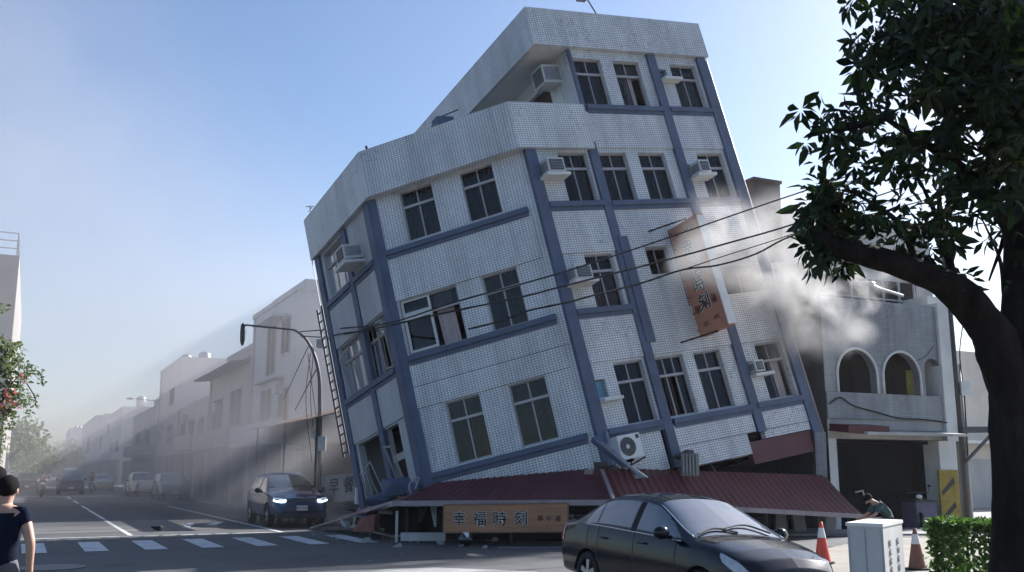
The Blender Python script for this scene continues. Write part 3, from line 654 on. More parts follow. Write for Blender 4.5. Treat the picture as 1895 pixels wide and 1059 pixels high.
p1, p2 = bw(fL(.0, .3, -.6)), bw(fL(2.4, .3, -.6)); m = MB(); bar(m, (p1.x, p1.y, .4), (p2.x, p2.y, .4), .05, .78); m.build('added_shade_panel', M['void'], cr)  # shade panel added before the foot of the left facade
p = at(781, 978, 25.0); m = MB(); m.box((-.52, -.05, -.14), (.58, 0, .06), 0, lambda x, y, z: Vector((p.x+x, p.y+y, .2+z))); m.build('pale_counter', M['dirty'], cr)
m = MB(); m.box((-.03, -.05, 0), (.03, .02, .75), 0, lambda x, y, z: Vector((p.x-.62+x, p.y+y-.05, .03+z))); m.build('door_post', M['dirty'], cr)
m = MB(); pts = [at(652, 985, 27.2), at(692, 985, 26.6), at(694, 952, 26.6), at(668, 958, 27.2)]
m.face(pts); m.face([q+Vector((.1, .25, 0)) for q in pts]); m.build('red_wall_fragment', plain('red_brick_wall', (.2, .07, .055), .85, .3, 4), cr)

M['rubble'] = plain('brown_broken_masonry', (.085, .065, .058), .95, .4, 6, bmp=.4)
def debris(name, label, build, cat='debris', mat='dirty', group=None):
    m = MB(); build(m); return tag(m.build(name, M[mat], recalc=True), label, cat, group)
def hull_col(m, a, b, wd, n=5, seed=0, dp=None):
    a, b = Vector(a), Vector(b); d = (b-a).normalized(); s_ = d.orthogonal().normalized(); t = d.cross(s_); rows = []
    for i in range(n+1):
        rows.append([a.lerp(b, i/n)+(s_*x*wd+t*y*(dp or wd))*(1+.22*noise.noise(Vector((i*1.7+seed, x*2, y*2)))) for x, y in ((-.5, -.5), (.5, -.5), (.5, .5), (-.5, .5))])
    m.grid(rows, 0, True); m.face(rows[0]); m.face(rows[-1])
debris('broken_column', 'snapped blue grey column piece leaning at the crushed corner left of the condenser', lambda m: (hull_col(m, at(1098, 812, 24.9), at(1158, 862, 24.4), .15, 6, 1), hull_col(m, at(1120, 800, 25), at(1132, 862, 24.7), .12, 5, 4)), 'broken column', 'blue')
debris('torn_steel_bars', 'bent white steel rails jutting out below the snapped corner column', lambda m: [m.tube([at(1105+k*9, 815+k*3, 24.55), at(1150+k*8, 852+k*5, 24.2), at(1188+k*5, 884, 24.05)], .022, 5) for k in range(3)], 'debris', 'steel')
debris('concrete_chunk', 'brown broken concrete chunk resting on top of the awning right of the condenser', lambda m: (chunk(m, at(1268, 842, 26.4), .3, 2), chunk(m, at(1262, 868, 26.3), .2, 5)), 'debris', 'rubble')
def vent(m):
    p = at(1277, 858, 26.1)
    for k in range(5): m.box((-.2+k*.085, -.05, -.3), (-.15+k*.085, .03, .24), 0, lambda x, y, z: p+Vector((x, y, z)))
    m.box((-.22, .03, -.32), (.24, .09, .26), 0, lambda x, y, z: p+Vector((x, y, z)))
debris('vent_grille', 'ribbed grey vent grille lying on the awning against a brown concrete chunk', vent, 'vent', 'concrete')
debris('white_gutter', 'thin white gutter strip dangling under the tiled spandrel', lambda m: bar(m, at(1285, 862, 27.6), at(1390, 840, 28.2), .07, .06), 'gutter', 'white_paint')
debris('loose_rod', 'short pale rod hanging in the dark gap above the awning', lambda m: m.tube([at(1316, 860, 27.9), at(1328, 878, 27.8)], .018, 5), 'debris', 'alu')
debris('crumpled_sheet', 'crumpled blue grey metal sheet lying at the foot of the left facade', lambda m: (chunk(m, at(702, 920, 27.6), .55, 8), chunk(m, at(735, 905, 27.2), .42, 11), chunk(m, at(765, 902, 26.9), .3, 13)), 'debris', 'blue')
def hoop(m): m.tube(smooth_path([at(762, 918, 26.2), at(757, 900, 26.2), at(764, 888, 26.2), at(775, 884, 26.2), at(768, 905, 26.1)], 4), .02, 5)
debris('bent_pipe', 'curled thin pipe beside the bottom left corner of the tiled wall', hoop, 'pipe', 'alu')
random.seed(11)
for i in range(120):
    px, py = random.uniform(570, 1110), 984+abs(random.gauss(0, 9 if i < 100 else 22))
    g = at(px, py, (CAM_H/((py-872)/1842.)))
    m = MB(); r = random.uniform(.015, .05) if i % 9 else random.uniform(.07, .12); chunk(m, (g.x, g.y, r*.4), r, i)
    tag(m.build('rubble_stone', M['concrete']), 'small grey stone among the rubble scattered on the road before the awning', 'rubble', 'rubble stones in front of the awning')
random.seed(17)
for i, (px, py, Y, r) in enumerate([(640, 968, 28.6, .16), (668, 962, 28, .22), (690, 950, 27.4, .2), (715, 945, 27, .17), (742, 930, 26.7, .16), (655, 940, 28.5, .2), (1090, 872, 25.2, .16), (1112, 862, 25, .2), (1136, 868, 25, .15), (1180, 880, 25.4, .18), (1205, 884, 25.8, .13), (1232, 880, 26.2, .16), (1300, 884, 27, .14), (1340, 884, 27.6, .17), (1385, 882, 28, .15), (1430, 884, 28.5, .2), (1470, 886, 28.8, .16), (1500, 886, 29, .14)]):
    m = MB(); q = at(px, py, Y); chunk(m, q, r, i*2.3)
    tag(m.build('masonry_chunk', M['rubble'] if i % 3 else M['dirty']), 'rough broken masonry chunk heaped along the crushed foot of the leaning building', 'rubble', 'masonry chunks along the crushed wall foot')
g = ST(3.6, 31.2); m = MB(); chunk(m, (g.x, g.y, .1), .15, 70); tag(m.build('road_debris', M['black']), 'lone dark lump lying on the sunlit road strip by the lane line', 'debris')

# helmet on the road
hp = at(862, 1006, 24.0); hp.z = .165
hm = thing('helmet', 'black and white motorcycle helmet lying on the road before the brown sign', 'helmet', hp, radians(200)); hm.scale = (1.2, 1.2, 1.2)
m = MB(); m.ball((0, 0, 0), (.15, .13, .135), 16); m.build('shell', plain('glossy_black_shell', (.015, .015, .018), .25, .2, 5, coat=.6), hm, smooth=True)
m = MB(); rows = [[((.155)*cos(a)*cos(b)*.99, (.136)*sin(a)*1.0, .142*cos(a)*sin(b)) for a in [radians(-70+140*k/12) for k in range(13)]] for b in [radians(62+46*k/4) for k in range(5)]]
m.grid(rows); m.build('white_stripe', M['white_paint'], hm, smooth=True, recalc=False)
m = MB(); m.tube(smooth_path([(.08, .1, -.1), (.12, 0, -.132), (.08, -.1, -.1)], 5), .012, 6); m.build('strap', M['alu'], hm)

# ------------------------------------------------------------------ arcade building to the right
AO = Vector((9.5, 29.9, 0))
def fA(u, o, z): return AO + C2*u - S2*o + Vector((0, 0, z))
ab = thing('arcade_building', 'grey white house with arched balcony openings and a dark garage right of the leaning building', 'building')
def arch_wall(mb, fn, u0, u1, z0, z1, arches, o, dep):
    """wall with round-headed openings (ua, ub, zbase, ztop)"""
    us = [u0]
    for a in arches: us += [a[0], a[1]]
    us.append(u1)
    uvq = lambda p: [(q[0], q[1]) for q in p]
    def q(a, b, c, d, oo=o): p = [(a, c), (b, c), (b, d), (a, d)]; mb.face([fn(x, oo, z) for x, z in p], 0, p)
    for i in range(0, len(us), 2): q(us[i], us[i+1], z0, z1); q(us[i], us[i+1], z0, z1, o-dep)
    for a, b, c, d in arches:
        q(a, b, z0, c) if c > z0 else 0; r = (b-a)/2; um = (a+b)/2; zs = d-r; n = 16
        arc = [(um-r*cos(pi*k/n), zs+r*sin(pi*k/n)) for k in range(n+1)]
        for k in range(n):
            p = [arc[k], arc[k+1], (arc[k+1][0], z1), (arc[k][0], z1)]; mb.face([fn(x, o, z) for x, z in p], 0, p)
        path = [(a, c)]+arc+[(b, c)]
        for k in range(len(path)-1):
            (x0, y0), (x1, y1) = path[k], path[k+1]; mb.face([fn(x0, o, y0), fn(x1, o, y1), fn(x1, o-dep, y1), fn(x0, o-dep, y0)], 0, [(x0, y0), (x1, y1), (x1+dep, y1), (x0+dep, y0)])
        mb.face([fn(a, o, c), fn(b, o, c), fn(b, o-dep, c), fn(a, o-dep, c)], 0)
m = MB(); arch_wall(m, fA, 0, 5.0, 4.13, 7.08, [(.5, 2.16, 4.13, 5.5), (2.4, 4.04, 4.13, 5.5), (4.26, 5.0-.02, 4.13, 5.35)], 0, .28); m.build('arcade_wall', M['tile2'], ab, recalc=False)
m = MB()
for a, b in ((.5, 2.16), (2.4, 4.04)):
    r = (b-a)/2; um = (a+b)/2; zs = 5.5-r
    m.tube([fA(a, .02, 4.13)]+[fA(um-r*cos(pi*k/20), .02, zs+r*sin(pi*k/20)) for k in range(21)]+[fA(b, .02, 4.13)], .045, 6)
m.build('arch_trim', M['plaster'], ab, smooth=True)
m = MB(); m.box((0, -.25, 3.32), (4.9, .05, 4.12), 0, fA); m.build('balcony_front', M['tile2'], ab)
MB().box((0, -2.5, 3.0), (4.9, -.02, 3.315), 0, fA).build('floor_slab', M['dirty'], ab); MB().box((0, -.3, 2.72), (4.9, -.05, 2.98), 0, fA).build('beam', M['dirty'], ab)
m = MB(); m.box((.1, -.35, 2.98), (1.75, .75, 3.2), 0, lambda u, o, z: fA(u, o, z-.16*max(0, o))); m.build('red_canopy', M['maroon'], ab)
m = MB(); m.box((.7, -.2, 2.62), (4.9, .9, 2.7), 0, lambda u, o, z: fA(u, o, z-.12*max(0, o)+.3)); m.build('door_canopy', M['dirty'], ab)
for a, b in (((0, -6, .03), (.32, .0, 2.72)), ((4.5, -.5, .03), (5.25, .12, 2.7)), ((4.95, -.6, 2.701), (5.45, .1, 7.2))): MB().box(a, b, 0, fA).build('corner_pillar', M['plaster'], ab)
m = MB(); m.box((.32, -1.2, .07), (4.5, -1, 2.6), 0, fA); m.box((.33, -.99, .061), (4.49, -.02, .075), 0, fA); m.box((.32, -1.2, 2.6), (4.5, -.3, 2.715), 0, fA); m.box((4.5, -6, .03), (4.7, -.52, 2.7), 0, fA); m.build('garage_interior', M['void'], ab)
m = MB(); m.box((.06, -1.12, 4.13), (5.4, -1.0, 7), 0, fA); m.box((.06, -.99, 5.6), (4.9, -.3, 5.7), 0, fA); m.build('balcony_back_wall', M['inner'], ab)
m = MB(); m.box((2.1, -.995, 4.15), (2.95, -.96, 5.4), 0, fA); m.build('balcony_door', M['curtain_dark'], ab); MB().box((3.95, -.995, 4.15), (4.93, -.96, 5.3), 0, fA).build('balcony_door', M['curtain_dark'], ab)
m = MB(); m.box((4.45, -.955, 4.16), (4.78, -.93, 5.05), 0, fA); m.build('yellow_curtain', plain('mustard_cloth', (.36, .31, .07), .9, .2, 3), ab)
# upper storey behind the parapet: windows band then blank wall to the roof
m = MB(); m.box((0, -1.9, 7.09), (6.2, -1.8, 8.25), 0, fA); m.build('upper_window_band', M['inner'], ab)
m = MB()
for k in range(9): m.box((.1+k*.74, -1.8, 7.1), (.15+k*.74, -1.72, 8.25), 0, fA)
m.box((0, -1.8, 7.55), (6.2, -1.73, 7.6), 0, fA); m.build('upper_window_frame', M['dirty'], ab)
m = MB(); m.box((0, -7.0, 8.26), (6.2, -1.85, 8.5), 0, fA); m.build('upper_roof', M['dirty'], ab)
m = MB(); m.box((-.02, -12, 0), (0.0, -.0, 8.25), 0, fA); m.build('flank_wall', plain('dark_grey_side_wall', (.075, .075, .08), .9, .35, .6, spec=.1), ab); MB().box((0, -12, .03), (6.2, -11.9, 8.2), 0, fA).build('rear_wall', M['dirty'], ab)  # flank wall in a dark mottled grey
m = MB(); m.box((0, -10.0, 7.0), (5.0, -1.85, 7.08), 0, fA); m.build('roof_slab', M['dirty'], ab)
twa = at(1385, 390, 38)
m = MB(); m.box((3.56, -9.2, 8.2), (4.88, -7.01, 13.15), 0, fA); m.box((3.5, -9.3, 13.15), (4.94, -6.94, 13.27), 0, fA); m.build('roof_stairhouse', plain('rust_stained_cladding', (.07, .052, .044), .8, .35, 1.2, stretch=(1, 1, .3)), ab)
m = MB()
for k in range(7): p = fA(3.3, -9-.1*k, 13.1); m.tube([p+Vector((-.5-.05*k, 0, -1.7)), p+Vector((.08*k-.1, 0, .3))], .025, 5)
m.build('roof_rods', M['blackpipe'], ab)
rh = thing('rear_house', 'grey blank house wall rising behind the tree leaves above the arcade house', 'building')
m = MB(); m.box((4.95, -14, .1), (12.5, -6.5, 11.9), 0, fA); m.build('wall', M['dirty'], rh); m = MB(); m.box((4.9, -14.1, 11.9), (12.6, -6.4, 12.12), 0, fA); m.build('roof_edge', M['concrete'], rh)
# wing and awning beam on the alley side
m = MB(); m.box((5.46, -6, .03), (6.3, -.7, 7.6), 0, fA); m.build('side_wing', M['plaster'], ab)
m = MB(); m.box((5.3, -.69, 3.12), (6.35, -.55, 3.22), 0, fA); m.build('wing_ledge', M['dirty'], ab)
m = MB(); bar(m, fA(5.5, .2, 3.06), fA(8.2, .2, 3.12), .12, .2); m.build('awning_beam', M['blackpipe'], ab); m = MB(); bar(m, fA(5.6, .18, 2.05), fA(7.0, .18, 3.0), .08, .09); m.build('awning_brace', M['blackpipe'], ab)
m = MB()
for z, pts in ((0, [(.05, 3.75), (.5, 3.95), (1.0, 3.72), (1.9, 3.55), (2.9, 3.38), (4.0, 3.36), (5.0, 3.28)]),): m.tube(smooth_path([fA(u, .09, zz) for u, zz in pts], 5), .022, 5)
m.tube(smooth_path([fA(3.9, .05, 5.25), fA(4.3, .05, 5.4), fA(4.7, .05, 5.75)], 4), .012, 4); m.build('wall_cable', M['black'], ab)
m = MB(); m.lathe([(.3, .0), (.26, .05), (.1, .09)], (0, 0, 0), 16); m.tube([(0, 0, .05), (.5, .15, -.12), (1.25, .2, -.35)], .05, 6)
lamp = m.build('roof_lamp', M['white_paint'], ab); lamp.location = fA(2.6, -.6, 7.75)
# striped base, poles
m = MB(); st = plain('hazard_yellow_paint', (.25, .18, .022), .7, .4, 3.5)
pb = thing('hazard_pillar_guard', 'yellow pillar guard with black diagonal stripes at the garage corner', 'pillar guard', fA(4.78, .14, .03), ST_RZ)
m.box((-.42, -.02, 0), (.42, .04, 1.75)); m.box((.42, .0, 0), (.46, .5, 1.75)); m.build('panel', st, pb)
m = MB()
for z in (.2, .95): m.prism([(-.42, 0), (-.1, .0), (.42, .0)], 0, .01) if 0 else m.face([(-.34, -.026, z), (-.36, -.026, z+.14), (.22, -.026, z+.58), (.26, -.026, z+.40)])
m.build('stripe', M['ink'], pb, recalc=False)
def pole(name, label, base, h, r, mat, extra=None):
    t = thing(name, label, 'pole', base); m = MB(); m.tube([(0, 0, 0), (0, 0, h)], [r, r*.75], 12); m.build('shaft', M[mat], t, smooth=True)
    if extra: extra(t)
    return t
def boxes(t):
    m = MB(); m.box((.12, -.16, 4.15), (.42, .1, 4.6)); m.build('meter_box', M['white_paint'], t)
    m = MB(); m.tube(smooth_path([(.2, -.1, 4.6), (.15, -.2, 5.6), (.45, -.1, 6.8)], 5), .02, 5); m.tube([(.25, -.05, 4.15), (.2, -.05, 2.2)], .025, 5); m.build('conduit', M['black'], t)
    m = MB(); m.box((-.5, -.05, 10.2), (.5, .05, 10.3)); m.build('cross_arm', M['steel'], t)
pole('utility_pole', 'dark utility pole with a small white meter box right of the arcade house', fA(5.62, .0, .03), 11, .14, 'blackpipe', boxes)
pole('conduit_pole', 'slim pale pole standing against the front of the dark utility pole', fA(5.86, .02, .03), 5.2, .05, 'alu')
# sunlit hazy house in the alley behind
hb = thing('alley_house', 'pale sunlit house seen far down the alley behind the tree trunk', 'building')
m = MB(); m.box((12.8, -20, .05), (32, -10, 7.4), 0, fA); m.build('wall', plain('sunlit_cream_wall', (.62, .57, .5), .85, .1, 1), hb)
m = MB(); m.box((13.0, -9.99, 3.0), (31, -9.0, 3.14), 0, fA); m.build('eave', M['white_paint'], hb)
m = MB(); m.box((16.5, -9.99, .06), (22.5, -9.93, 2.3), 0, fA); m.build('shutter', M['dirty'], hb)
lw = thing('low_wall', 'low whitewashed wall with a dark coping beside the striped pillar', 'wall', fA(6.3, 1.5, .0), ST_RZ)
m = MB(); m.box((0, -.15, 0), (5, .15, .8)); m.build('panel', M['plaster'], lw); m = MB(); m.box((-.05, -.2, .8), (5.05, .2, .88)); m.build('coping', M['white_paint'], lw)

# ------------------------------------------------------------------ houses down the street
def fT(u, o, z): return C2*(10.2-o) + S2*u + Vector((0, 0, z))      # street line: u along, o towards the road
def house(label, s0, s1, dep, h, mat, floors, wins, ground=True, balcony=(), roof=None, c0=0.0):
    t = thing('street_house', label, 'building', group='houses along the dusty street')
    m = MB(); m.box((s0, -dep-c0, 3.0 if ground else 7.8), (s1, -c0, h), 0, fT); m.build('wall', mat, t)
    m = MB(); m.box((s0-.06, -dep-.06, h), (s1+.06, .06-c0, h+.22), 0, fT); m.build('roof_edge', mat if roof is None else roof, t)
    if ground:
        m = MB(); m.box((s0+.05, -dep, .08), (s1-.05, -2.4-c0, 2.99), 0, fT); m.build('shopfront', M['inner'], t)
        n = max(2, int((s1-s0)/4)+1)
        for k in range(n): s_ = lerp(s0+.2, s1-.2, k/(n-1)); MB().box((s_-.2, -.42-c0, .08), (s_+.2, -.02-c0, 2.995), 0, fT).build('arcade_pillar', mat, t)
    for (a, b, z0, z1) in wins:
        f = MB(); u0, u1 = lerp(s0, s1, a), lerp(s0, s1, b)
        f.box((u0-.06, -c0, z0-.06), (u1+.06, .06-c0, z0), 0, fT); f.box((u0-.06, -c0, z1), (u1+.06, .06-c0, z1+.06), 0, fT); f.box((u0-.06, -c0, z0), (u0, .06-c0, z1), 0, fT); f.box((u1, -c0, z0), (u1+.06, .06-c0, z1), 0, fT)
        f.box(((u0+u1)/2-.03, .01-c0, z0), ((u0+u1)/2+.03, .05-c0, z1), 0, fT)
        wo = f.build('window', M['alu'], t); f = MB(); f.box((u0, .003-c0, z0), (u1, .012-c0, z1), 0, fT); f.build('pane', M['void'], wo)
    rd = random.Random(int(s0*10))
    for k in range(3 if s0 < 120 and ground else 0):
        u = lerp(s0+.8, s1-1.2, rd.random()); z = rd.choice((3.6, 4.3, 5.2)); m = MB(); m.box((u, .003-c0, z), (u+.75, .38-c0, z+.55), 0, fT); m.build('air_conditioner', M['ac'], t)
    for k in range(2):
        u = lerp(s0+1.5, s1-1.5, rd.random()); r = rd.uniform(.45, .6); m = MB(); q = fT(u, -rd.uniform(1.5, 4), h+.22); m.lathe([(.0, .0), (r, .0), (r, 1.25), (r*.5, 1.45), (.01, 1.5)], tuple(q), 14); m.build('water_tank', M['steel'], t, smooth=True)
    m = MB(); u = lerp(s0, s1, .93); m.tube([fT(u, .06-c0, 3.2 if ground else 7.9), fT(u, .06-c0, h)], .05, 5); m.build('drainpipe', M['dirty'], t)
    for (a, b, z) in balcony:
        m = MB(); u0, u1 = lerp(s0, s1, a), lerp(s0, s1, b); m.box((u0, -.02-c0, z), (u1, 1.0-c0, z+.16), 0, fT); m.box((u0, .9-c0, z+.17), (u1, 1.0-c0, z+1.0), 0, fT); m.box((u0, -.02-c0, z+.17), (u0+.1, .9-c0, z+1.0), 0, fT); m.build('balcony', mat, t)
    return t
hw = plain('pale_house_wall', (.62, .61, .6), .85, .12, .4); hc = plain('cream_house_wall', (.55, .5, .44), .85, .15, .4); hg = plain('grey_house_wall', (.42, .42, .43), .85, .15, .4)
tw = house('tall pale house with projecting upper bay nearest beyond the leaning building', 42.6, 52.2, 14, 9.6, hw, 3, [(.12, .28, 7.0, 8.6), (.42, .6, 6.3, 8.6), (.1, .3, 3.9, 5.4), (.45, .7, 3.8, 5.6)], balcony=[(.0, .95, 2.9)])
m = MB(); m.box((42.6, -14, 9.82), (49.2, -.3, 10.15), 0, fT); m.build('roof_parapet', hw, tw); MB().box((44.5, .061, 8.7), (48.9, .7, 8.85), 0, fT).build('window_hood', hw, tw); MB().box((44.4, .061, 5.9), (49.2, .5, 6.0), 0, fT).build('window_hood', hw, tw)
ch_ = house('cream house with brown overhanging roof beside the tall pale house', 52.5, 65.3, 9, 7.5, hc, 2, [(.15, .4, 4.2, 6.2), (.6, .85, 4.2, 6.0)], balcony=[(.05, .95, 3.0)], roof=plain('brown_roof_edge', (.16, .12, .11), .85, .3, 1))
m = MB(); m.box((52.3, -1, 7.5), (65.5, 1.0, 7.6), 0, lambda u, o, z: fT(u, o, z-.16*max(0, o))); m.build('eave', plain('brown_eave', (.13, .1, .09), .85, .3, 1), ch_)
rs = house('slim grey house stepped up behind the brown roofed house', 53, 64.6, 8.5, 8.7, hg, 3, [], ground=False, c0=.9)
m = MB(); m.tube([fT(62, -2, 8.9), fT(62, -2, 10.6)], .03, 5); m.build('aerial', M['blackpipe'], rs)
house('low white house between the grey house and the blank tower block', 65.6, 79.5, 10, 6.3, hw, 2, [(.1, .22, 4.0, 5.2), (.4, .55, 4.0, 5.2), (.7, .85, 4.0, 5.2)], balcony=[(.0, .5, 3.1)])
house('blank narrow tower block with a streaked end wall and dark cap', 80, 93, 9, 10.3, hw, 3, [(.2, .4, 7, 8.3), (.2, .4, 4, 5.4)])
house('row house with a sloping tin roof short of the long white block', 94, 116, 10, 7.4, hg, 2, [(.2, .4, 4.2, 5.6), (.6, .8, 4.2, 5.6)], balcony=[(.1, .9, 3.2)])
house('long white block of flats halfway down the street', 131, 160, 14, 9.4, hw, 3, [(.1, .25, 4, 5.6), (.4, .55, 4, 5.6), (.7, .85, 7, 8.4)], balcony=[(.0, 1, 3.1)])
house('stepped grey house beyond the long white block', 162, 182, 9, 10.1, hg, 3, [(.2, .4, 5, 7)])
house('dark gabled house far down the hazy street', 184, 230, 10, 11.0, hg, 3, [(.3, .5, 5, 8)])
house('last pale block at the far end of the street row', 300, 330, 40, 13.2, hw, 4, [(.2, .4, 5, 8)])
# ruined shop canopy between the building and the tall pale house
nb = thing('shop_canopy', 'dusty brown shop canopy and storefront between the street lamp and the leaning building', 'canopy')
m = MB(); corrug(m, fT(33.0, -1.2, 4.3), fT(43.5, -1.2, 4.3), fT(43.5, 1.6, 3.5), fT(33.0, 1.6, 3.5), .3, .03); m.build('roof_sheet', plain('rusty_brown_sheet', (.2, .13, .1), .8, .3, 1), nb, recalc=False)
m = MB(); m.box((33, -3, .06), (42.5, -2.6, 4.2), 0, fT); m.build('back_wall', M['dirty'], nb)
m = MB(); m.box((33.2, -2.6, .06), (42.3, -2.5, 2.6), 0, fT); m.build('dark_opening', M['void'], nb)
for s_ in (33.3, 38, 43): MB().tube([fT(s_, 1.4, .06), fT(s_, 1.4, 3.55)], .05, 6).build('post', M['blackpipe'], nb)
# breakfast sign standing between the navy car and the left facade
bs = thing('breakfast_sign', 'grey sign board with two black characters beside the dark blue car', 'sign')
pL, pR = at(600, 905, 33.2), at(664, 900, 32.0); u_ = pR-pL; WS = u_.length; u_.normalize(); o_ = Vector((u_.y, -u_.x, 0)).normalized()
def fB(u, o, z): return pL+u_*u+o_*o+Vector((0, 0, z))
c = MB(); c.box((0, -.08, -.45), (WS, 0, .42), 0, fB); c.build('board', plain('dusty_sign_face', (.2, .18, .17), .7, .15, 2), bs)
for k, ch in enumerate('早餐'): glyphs(bs, fB, 'lettering', ch, WS*(.3+.42*k), .05+.03*k, .55, 'ink', bold=.004)
for a_ in (.1, WS-.1): MB().tube([fB(a_, -.04, -.45), fB(a_, -.04, -1.05)], .03, 6).build('leg', M['steel'], bs)
p = at(665, 918, 31.0); t = thing('white_light_box', 'small white upright box standing just right of the grey breakfast sign', 'light box', (p.x, p.y, .05), .3)
m = MB(); m.box((-.12, -.1, 0), (.12, .1, 1.2)); m.build('case', M['white_paint'], t); m = MB(); m.box((-.06, -.108, .5), (.06, -.101, 1.05)); m.build('face', M['dirty'], t)
p = at(533, 842, 41); t = thing('hanging_sign_box', 'small white hanging sign box above the dark blue car in the dust', 'sign', (p.x, p.y, p.z-.6), ST_RZ)
m = MB(); m.box((-.25, -.12, 0), (.3, .12, 1.0)); m.build('case', M['white_paint'], t); m = MB(); m.tube([(.3, 0, .8), (1.6, 0, .85)], .03, 5); m.build('bracket', M['blackpipe'], t)
# far end and left side
fe = thing('far_office_block', 'dull grey flat roofed block closing the street in the far haze', 'building', ST(4, 330), ST_RZ)
m = MB(); m.box((-18, 0, 0), (-2, 14, 12.6)); m.box((-24, 1, 0), (14, 12, 7.5)); m.box((-16, 2, 12.6), (-4, 6, 13.4)); m.build('wall', hg, fe)
m = MB()
for z in (3, 6, 9): m.box((-16.5, -.06, z), (-3.5, -.01, z+1.3))
m.build('window_band', M['void'], fe)
lb = thing('left_building', 'tall beige building at the left edge with a metal railing on its roof', 'building')
def fLB(u, o, z): return C2*(-1.3-o) + S2*u + Vector((0, 0, z))
m = MB(); m.box((62, 0, .02), (90, 12, 13.9), 0, fLB); m.build('wall', plain('beige_wall', (.32, .3, .27), .85, .12, .5), lb)
m = MB()
for z in (14.3, 14.75, 15.2): m.tube([fLB(62, .15, z), fLB(62, 9, z)], .03, 5); m.tube([fLB(62, .15, z), fLB(89, .15, z)], .03, 5)
for k in range(8): m.tube([fLB(62, .15+k*1.2, 13.9), fLB(62, .15+k*1.2, 15.2)], .03, 5); m.tube([fLB(62+3.6*k, .15, 13.9), fLB(62+3.6*k, .15, 15.2)], .03, 5)
m.build('railing', M['steel'], lb)
for z in (4.5, 8, 11.2):
    m = MB(); m.box((61.9, 2, z), (62.0, 4.5, z+1.6), 0, fLB); m.build('window', M['void'], lb)

# ------------------------------------------------------------------ street lamps
M['lamp_pole'] = plain('dark_grey_lamp_pole', (.10, .10, .105), .5, .2, 4, metal=.3)
def street_lamp(label, base, h, arm, rz, sc=1, lean=.0, group='street lamps'):
    t = thing('street_lamp', label, 'street lamp', base, rz, group)
    R_ = h*.36
    pts = [(0, 0, 0), (0, 0, h*.3), (lean*.4, 0, h*.62)] + [(lean*.4 - (arm*.42)*(1-cos(a)), 0, h*.62+(h*.335)*sin(a)) for a in [pi/2*k/8 for k in range(1, 9)]] + [(-arm+.0, 0, h*.975+.02)]
    m = MB(); n = len(pts); m.tube(smooth_path(pts, 3), [lerp(.085, .034, i/(3*n-3)) for i in range(3*(n-1)+1)], 10); m.build('pole', M['lamp_pole'], t, smooth=True)
    return t
sl_base = at(590, 900, 35.6); lx = at(590, 900, 35.6)
t = street_lamp('near curved street lamp behind the dark blue car with a drooping lamp head', (sl_base.x, sl_base.y, .06), 7.1, 2.95, 0, lean=-.2)
m = MB(); m.grid([[(-2.97+.09*r*cos(a), .06*r*sin(a)*1.4, z) for a in [2*pi*k/12 for k in range(12)]] for r, z in ((.5, 7.0), (1, 6.92), (1.15, 6.65), (1, 6.35), (.5, 6.2), (.05, 6.17))], 0, True); m.build('lamp_head', M['blackpipe'], t, smooth=True)
m = MB(); m.box((-.25, -.12, 6.1), (.0, .12, 6.4)); m.build('clamp_box', M['steel'], t); m = MB(); m.box((-.16, -.2, 2.4), (.22, -.02, 2.9)); m.box((-.32, -.15, 2.85), (-.1, .1, 3.2)); m.build('junction_box', M['steel'], t)
m = MB()
for k, (dx, z1) in enumerate(((-.28, 2.2), (-.45, 2.0), (-.16, 2.6))): m.tube(smooth_path([(-.35-.1*k, -.1, 5.9), (dx-.1, -.14, 4.2), (dx+.2, -.12, z1)], 5), .014, 4)
m.build('hanging_wire', M['black'], t)
m = MB(); m.tube([(-.5, 0, 6.3), (-2.1, 3, 4.4)], .015, 4); m.tube([(-.2, 0, 5.4), (-1.5, 2.5, 4.0)], .02, 4); m.build('stay_wire', M['black'], t)
b2 = at(303, 880, 88)
t = street_lamp('curved street lamp farther down the right side above the white houses', (b2.x, b2.y, .1), 8.2, 3.3, 0)
m = MB(); m.ball((-3.4, 0, 8.0), (.4, .16, .1), 10); m.build('lamp_head', M['alu'], t, smooth=True)
b3 = at(8, 880, 120)
t = street_lamp('faint street lamp on the far left side with its arm over the road', (b3.x, b3.y, .1), 6.8, 3.0, pi)
m = MB(); m.ball((-3.1, 0, 6.6), (.4, .16, .1), 10); m.build('lamp_head', M['alu'], t, smooth=True)

# ------------------------------------------------------------------ overhead cables pulled round the leaning building
def cable(label, pts, r=.02):
    P = [at(*p) for p in pts]; m = MB(); m.tube(smooth_path(P, 5), r, 5); return tag(m.build('overhead_cable', M['black'], smooth=True), label, 'cable', 'overhead cables')
cable('upper cable from the street lamp past the orange sign top into the tree', [(556, 614, 35.4), (640, 607, 30), (720, 598, 26), (849, 557, 24), (960, 527, 22.8), (1060, 498, 23), (1207, 450, 24), (1291, 421, 24.4), (1410, 380, 25), (1580, 322, 27), (1760, 255, 30)])
cable('straight thick cable crossing the middle of the orange sign', [(600, 624, 33), (700, 607, 27), (810, 582, 24.3), (968, 549, 22.6), (1041, 530, 22.6), (1238, 480, 23.8), (1347, 450, 24.3), (1484, 410, 25.4), (1755, 318, 30)], .024)
cable('lowest drooping cable curving under the smoke to the tree', [(867, 609, 24.3), (920, 596, 23.2), (978, 575, 22.4), (1044, 561, 22.4), (1101, 546, 22.8), (1187, 524, 23.6), (1265, 499, 23.9), (1328, 491, 24.2), (1399, 470, 24.8), (1470, 435, 25.3), (1600, 400, 27), (1752, 360, 30)], .024)
cable('thin cable just above the lowest drooping one', [(1262, 500, 23.7), (1340, 474, 24.2), (1444, 441, 25), (1580, 395, 27), (1750, 345, 30)], .013)
cable('short cable between the street lamp and the left facade', [(556, 622, 35.4), (600, 624, 32.5), (640, 616, 29.5), (700, 612, 27)], .02)
